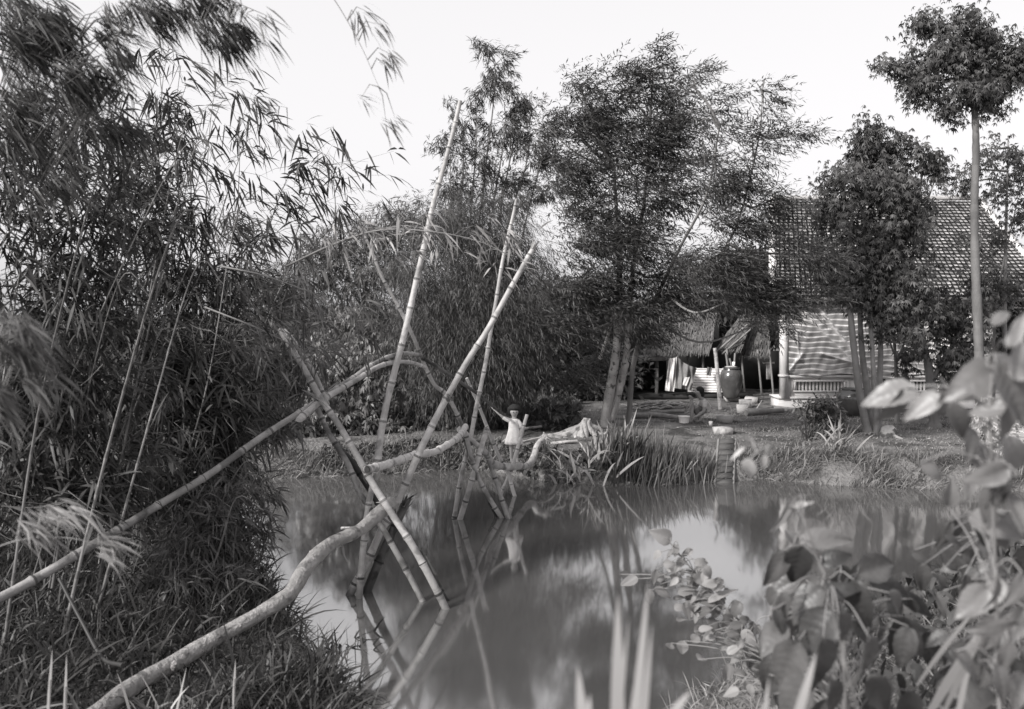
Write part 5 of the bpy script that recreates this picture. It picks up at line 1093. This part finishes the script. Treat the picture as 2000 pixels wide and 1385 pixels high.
whip('bamboo branch reaching right across the tall poles with pale leaf tips', [P(560, 520, 8.6), P(650, 478, 8.4), P(740, 450, 8.2), P(840, 452, 8.0), P(930, 470, 7.9), P(1000, 500, 7.8)], 52, .19, .022, 'leaf_bamboo_pale', .012, .3, 4, None)
whip('bamboo branch with narrow leaf fans drooping in front of the leafy shrub', [P(430, 520, 8.8), P(520, 540, 8.6), P(620, 580, 8.5), P(690, 640, 8.4)], 30, .22, .022, 'leaf_bamboo_mid', .012, .5, 5, None)
whip('bamboo branch with long leaves hanging beside the leaning pale poles', [P(400, 600, 9.0), P(500, 640, 8.8), P(580, 680, 8.7), P(600, 700, 8.6)], 30, .24, .024, 'leaf_bamboo_mid', .012, .5, 5, None)
# overhanging canopy at the top left, near
def canopy(label, pts, blobs, lm, Ln, W, dirv, k=7, r0=.012):
    sp = smooth_path(pts, 10); root = thing('overhanging_branch', sp[0], label, 'bamboo branch')
    a = Acc(); tube(a, sp, np.linspace(r0, r0*.25, len(sp)), 6); obj('cane', a, M['culm'], root, True); a = Acc(); t = Acc()
    for b in blobs:
        c, rr, s, p, d = blob_pts(b, tight=.28); n = len(p); D = np.array(dirv)+rnd(n, .22)
        fan(a, p, D, k, Ln, W, PR_L, .2, .15, .25, Ln*.12)
        for q in p[::2]:
            e = sp[np.argmin(np.linalg.norm(sp-q, axis=1))]; tube(t, [e, (e+q)/2+UP*.05, q], [.004, .003, .001], 3, False)
    obj('leaves', a, M[lm], root); tag(obj('twigs', t, M['culm'], root), kind='stuff')
canopy('thick overhanging bamboo branch filling the upper left corner', [P(-300, -80, 5.2), P(-60, -40, 5.2), P(120, 60, 5.2), P(250, 180, 5.2)],
  [(20, 60, 110, 90, 5.2, 120), (120, 60, 90, 70, 5.2, 90), (60, 180, 110, 90, 5.4, 110), (180, 150, 80, 60, 5.2, 60), (190, 240, 70, 50, 5.4, 36), (60, 300, 100, 70, 5.6, 70)], 'leaf_bamboo_dark', .17, .011, (.8, 0, -.45))
canopy('overhanging bamboo branch along the top edge left of centre', [P(150, -160, 5.0), P(280, -60, 5.0), P(400, -20, 5.0), P(520, 30, 5.0)],
  [(270, 20, 60, 40, 5, 34), (370, 10, 60, 40, 5, 40), (420, 60, 55, 35, 5, 34), (490, 50, 45, 35, 5, 16), (250, 90, 40, 30, 5, 14)], 'leaf_bamboo_dark', .17, .011, (.75, 0, -.55), 7, .007)
canopy('thin hanging bamboo twig high up between the corner and the tall pole', [P(560, -120, 5.0), P(640, -20, 5.0), P(700, 80, 5.0), P(740, 170, 5.0)],
  [(690, 20, 22, 20, 5, 3), (730, 40, 14, 16, 5, 3), (745, 115, 22, 18, 5, 4), (700, 190, 12, 10, 5, 2), (765, 235, 18, 14, 5, 3)], 'leaf_bamboo_mid', .13, .010, (.7, 0, -.5), 6, .004)
canopy('thin sprig with small leaf fans floating above the bamboo whips', [P(380, 120, 6.0), P(440, 170, 6.0), P(510, 200, 6.0), P(560, 210, 6.0)],
  [(500, 205, 36, 20, 6, 6), (420, 190, 14, 14, 6, 2), (540, 260, 20, 14, 6, 3)], 'leaf_bamboo_dark', .13, .012, (.7, 0, -.4), 4, .004)
canopy('near drooping bamboo branch with pale narrow leaves sweeping in from the left edge', [P(-260, 560, 3.4), P(-120, 580, 3.4), P(0, 630, 3.4), P(60, 670, 3.4)],
  [(10, 680, 60, 40, 3.4, 16), (0, 760, 60, 50, 3.4, 16), (60, 720, 40, 40, 3.4, 8), (10, 640, 50, 20, 3.4, 6)], 'leaf_bamboo_mid', .15, .009, (.8, 0, -.45), 9, .006)
canopy('near bamboo sprig with pale leaves crossing the long handrail', [P(-120, 1120, 3.9), P(20, 1060, 3.9), P(120, 1050, 3.9), P(200, 1064, 3.9)],
  [(205, 1060, 10, 8, 3.9, 5), (60, 1010, 50, 30, 3.9, 7), (120, 1000, 40, 20, 3.9, 4)], 'leaf_bamboo_pale', .16, .011, (.85, 0, -.2), 9, .005)
# dry dead cane in the grass
a = Acc(); tube(a, smooth_path([P(115, 1130, 6.6), P(160, 1215, 6.4), P(200, 1285, 6.2), P(240, 1300, 6.0)], 6), np.linspace(.012, .016, 19), 7)
tag(obj('dry_cane', a, M['leaf_near'], smooth=True), 'bent dry cane lying across the grass left of the pale log', 'cane')
for (px0, py0, px1, py1, Y, lab) in ((92, 1420, 102, 1265, 4.4, 'bright thin blade standing up at the lower left corner'), (455, 1385, 460, 1285, 5.6, 'thin pale stalk standing below the pale log'), (125, 1440, 130, 1275, 4.6, 'thin pale grass stem beside the bright blade'), (215, 1010, 222, 1060, 7.6, 'short cut pale cane standing above the handrail')):
    a = Acc(); p0, p1 = P(px0, py0, Y), P(px1, py1, Y); leaves(a, p0[None], (p1-p0)[None], np.array([[0, -1, .2]]), np.linalg.norm(p1-p0), .018, PR_R, .02, np.array([.7]))
    tube(a, [p0-UP*.3, p0*.4+p1*.6], .004, 5, tone=.7)
    tag(obj('grass_stalk', a, M['leaf_blade']), lab, 'grass blade')

# ---------------------------------------------------------------- right foreground
def broad(acc, c, d, nrm, Ln, Wd, curl=.4, veins=7, fold=.25, heart=0):
    d = unit(np.array(d, float)); nrm = np.array(nrm, float); s = unit(np.cross(d, nrm)); nn = np.cross(s, d); nu, nv = 22, 11; V = []
    base = np.array(c)-d*Ln*.5; tw_ = rng.normal(0, .25)
    for i_ in range(nu):
        t = i_/(nu-1); wv = (math.sin(math.pi*min(1, t**(.72 if not heart else .55)))**.8)*(1-.25*t)+.02; wv *= 1+.03*math.sin(t*30)
        ang = curl*t; ctr = base+d*Ln*(math.sin(ang)/curl if abs(curl) > .01 else t)*1.0-nn*Ln*((1-math.cos(ang))/curl if abs(curl) > .01 else 0)
        for j_ in range(nv):
            v = (j_/(nv-1))*2-1; ht = fold*abs(v)*wv*Wd*.5+.02*Ln*math.cos((t-abs(v)*.22)*veins*2*math.pi)*min(1, abs(v)*4)*(1-abs(v)*.6)+.02*Ln*math.sin(v*3+t*4+tw_*9)
            ss = s*math.cos(tw_*t)+nn*math.sin(tw_*t); V.append(ctr+ss*v*wv*Wd*.5+nn*ht)
    Q = [[i_*nv+j_, i_*nv+j_+1, (i_+1)*nv+j_+1, (i_+1)*nv+j_] for i_ in range(nu-1) for j_ in range(nv-1)]
    acc.add(V, Q, float(np.clip(rng.normal(.5, .25), 0, 1))); return base
def broad_plant(name, label, stem, specs, lm='leaf_broad', W=.62, group=None, r=.012, fill=None, cat='plant'):
    sp = smooth_path(stem, 10); root = thing(name, sp[0], label, cat, group); a = Acc(); tube(a, sp, np.linspace(r, r*.35, len(sp)), 8); obj('stem', a, M['bark_smooth'], root, True)
    a = Acc(); t = Acc()
    for (px, py, size, ang, Y, *rest) in specs:
        c = P(px, py, Y); an = R(ang); d = np.array([math.cos(an), rng.normal(0, .35), math.sin(an)]); nr = np.array([rng.normal(0, .35), -.8, .7+rng.normal(0, .3)])
        b = broad(a, c, d, nr, size/F*Y, size/F*Y*(rest[0] if rest else W), curl=rng.uniform(.2, 1.0)); e = sp[np.argmin(np.linalg.norm(sp-b, axis=1)*1.0+np.where(sp[:, 2] > b[2], .3, 0))]
        tube(t, smooth_path([e, (e+b)/2+UP*.03, b], 4), [.0028]*8+[.0018], 5, False)
    obj('leaves', a, M[lm], root, True); tag(obj('petioles', t, M['bark_smooth'], root), kind='stuff'); return root
broad_plant('broad_leaved_plant', 'near broad-leaved plant with ribbed leaves hanging over the water at lower right', [P(1640, 1560, 3.1), P(1650, 1350, 3.1), P(1640, 1200, 3.1), P(1600, 1100, 3.1), P(1560, 1060, 3.1)],
 [(1618, 1050, 110, 5, 3.2, .42), (1516, 1118, 92, 245, 3.1, .5), (1556, 1110, 95, 262, 3.1), (1634, 1088, 64, 25, 3.1), (1724, 1106, 115, 10, 3.3, .55), (1545, 1045, 36, 100, 3.1, .8), (1740, 1146, 90, -20, 3.4), (1680, 1186, 105, 280, 3.0), (1632, 1150, 120, 35, 3.0, .4),
  (1590, 1240, 120, 230, 2.8, .7), (1600, 1322, 165, 268, 2.6, .6), (1696, 1310, 150, 275, 2.7, .55), (1752, 1246, 95, 262, 3.2), (1536, 1302, 120, 250, 2.8), (1508, 1246, 90, 215, 2.9), (1650, 1240, 100, 290, 2.8), (1570, 1180, 100, 220, 3.0), (1640, 1380, 120, 300, 2.6), (1550, 1370, 120, 240, 2.6), (1720, 1360, 100, 300, 2.8), (1690, 1240, 80, 330, 3.0)]+[(rng.uniform(1490, 1800), rng.uniform(1140, 1400), rng.uniform(50, 95), rng.uniform(190, 350), rng.uniform(2.9, 3.9), rng.uniform(.4, .7)) for _ in range(60)], 'leaf_broad_dark')
a = None
broad_plant('broad_leaved_plant', 'single pale broad leaf on a long thin shoot in front of the water steps', [P(1700, 1500, 2.7), P(1640, 1250, 2.6), P(1570, 1010, 2.5), P(1515, 900, 2.4), P(1478, 884, 2.4)],
 [(1462, 920, 56, 268, 2.4, .62), (1492, 904, 36, 262, 2.4, .5), (1438, 886, 44, 215, 2.5, .22), (1535, 1005, 90, 230, 2.6, .28), (1560, 985, 60, 30, 2.6, .3)], 'leaf_broad_pale', r=.003)
broad_plant('broad_leaved_plant', 'tall near plant at the right edge with big ribbed leaves level with the house wall', [P(1960, 1700, 2.4), P(1950, 1300, 2.4), P(1940, 1000, 2.3), P(1935, 800, 2.2), P(1940, 700, 2.2)],
 [(1905, 745, 135, 205, 2.2, .6), (1985, 770, 140, 300, 2.1, .6), (1850, 775, 80, 80, 2.3, .8), (1925, 800, 70, 190, 2.2, .7), (1735, 770, 110, 185, 2.4, .6), (1750, 800, 90, 250, 2.4, .6), (1800, 795, 90, 215, 2.3, .5), (1880, 830, 100, 300, 2.2, .45), (1960, 700, 90, 20, 2.2, .5), (1965, 830, 80, 270, 2.2), (1900, 870, 80, 260, 2.3), (1995, 700, 100, 60, 2.1), (1860, 962, 60, 80, 2.9, .7), (1895, 950, 60, 250, 2.9, .6), (1985, 900, 100, 280, 2.4), (1940, 930, 80, 250, 2.5), (1990, 640, 90, 60, 2.0, .35), (1960, 610, 90, 40, 2.0, .3)]+[(1945+rng.normal(0, 45), rng.uniform(880, 1380), rng.uniform(70, 110), rng.uniform(190, 350), rng.uniform(2.2, 2.6), rng.uniform(.4, .65)) for _ in range(26)], r=.007)
specs = []
for _ in range(120): specs.append((rng.uniform(1790, 2040)+40*rng.random(), rng.uniform(1030, 1400), rng.uniform(35, 80), rng.uniform(180, 360), rng.uniform(2.8, 4.2), rng.uniform(.35, .8)))
broad_plant('broad_leaved_plant', 'leafy plant at the lower right edge with mixed rounded leaves', [P(1990, 1520, 3.6), P(1980, 1300, 3.6), P(1950, 1100, 3.7), P(1940, 1020, 3.7)], specs+[(1940, 1038, 70, 40, 3.6, .5), (1890, 1358, 120, 20, 3.0, .7), (1975, 1330, 90, 250, 3.0, .7)], 'leaf_broad_dark')
specs = []
for _ in range(130): 
    u = rng.random(); specs.append((1300+u*190+rng.normal(0, 34), 1100+u*200+rng.normal(0, 34), rng.uniform(22, 40), rng.uniform(180, 400), 5.3+rng.normal(0, .15), rng.uniform(.5, .8)))
broad_plant('vine_shrub', 'small-leaved shrub leaning out over the water at the lower middle right', [P(1560, 1400, 5.0), P(1500, 1290, 5.1), P(1420, 1190, 5.2), P(1350, 1110, 5.3), P(1300, 1050, 5.3)],
  specs+[(1292, 1046, 50, 150, 5.3, .7), (1316, 1078, 34, 240, 5.3, .6), (1412, 1160, 68, 25, 5.2, .3), (1362, 1196, 60, 200, 5.2, .4), (1358, 1122, 26, 150, 5.3, .5), (1366, 1130, 22, 340, 5.3, .5), (1308, 1264, 22, 260, 5.4, .9), (1333, 1266, 30, 260, 5.4, .85), (1356, 1250, 26, 240, 5.4, .85)], 'leaf_vine', r=.010)
# right bank cover
A = Acc(); x, y, d = scatter(30000, (.6, 9), (2.6, 12.5), lambda x, y, d: (d > -.15) & (x > .6)); blades(A, x, y, .12, .42, .009, .6, .8, PR_B, .0)
tag(obj('right_bank_grass', A, M['leaf_vine']), 'fine tangled grass on the near right bank', 'grass', kind='stuff')
A = Acc(); x, y, d = scatter(16000, (1.0, 9), (3.2, 12.5), lambda x, y, d: (d > -.2) & (x > 1.0) & (x/y > .28)); n_ = len(x); z = gz(x, y)+rng.uniform(.02, .42, n_)*np.clip(d+.2, .05, 1)
PR_H = [(0, .35), (.2, .95), (.45, 1), (.75, .6), (1, .04)]
leaves(A, np.column_stack([x, y, z]), rnd(n_)+[0, -.6, -.3], UP+rnd(n_, .5)-[0, .6, 0], rng.uniform(.05, .15, n_), rng.uniform(.025, .055, n_), PR_H, .6)
tag(obj('right_bank_creeper', A, M['leaf_near']), 'heart-leaved creeper covering the near right bank', 'creeper', kind='stuff')
# big near blades at the bottom
def nblades(label, lst, lm='leaf_blade'):
    b0 = P(lst[0][0], lst[0][1], lst[0][4]); root = thing('strap_leaf_plant', [b0[0], b0[1], gzs(b0[0], b0[1])], label, 'plant'); a = Acc()
    for (x0, y0, x1, y1, Y, w_, bd) in lst:
        p0, p1 = P(x0, y0, Y), P(x1, y1, Y); d = p1-p0; leaves(a, p0[None]-d*.0, d[None]+np.array([[bd*.3, 0, bd*.5]])*np.linalg.norm(d), np.array([[.2, -1, .1]]), np.linalg.norm(d)*1.05, w_, [(0, .5), (.15, .8), (.3, 1), (.45, 1), (.6, .9), (.75, .7), (.88, .4), (1, .03)], bd, rng.uniform(.4, .8, 1), .4)
    obj('leaves', a, M[lm], root); return root
nblades('near clump of pale upright strap leaves at the bottom edge left of the vine shrub', [(1205, 1600, 1207, 1180, 1.7, .027, .0), (1222, 1600, 1262, 1150, 1.7, .018, .02), (1240, 1600, 1270, 1230, 1.7, .014, .02), (1190, 1600, 1225, 1215, 1.75, .011, .02), (1215, 1600, 1245, 1270, 1.65, .015, .05)])
nblades('near pale curved strap leaves at the bottom edge right of the upright ones', [(1255, 1480, 1345, 1335, 1.7, .022, .12), (1150, 1560, 1128, 1310, 1.7, .026, .02), (1135, 1560, 1150, 1360, 1.7, .024, .03), (1535, 1480, 1590, 1275, 1.9, .02, .05), (1480, 1500, 1500, 1330, 1.9, .013, .02)])
nblades('near streaky strap leaves at the lower right', [(1800, 1420, 1935, 1180, 2.6, .03, .1), (1840, 1400, 1930, 1190, 2.6, .02, .1), (1790, 1340, 1900, 1180, 2.7, .016, .1), (1850, 1500, 1905, 1210, 2.6, .018, .05)], 'leaf_reed')
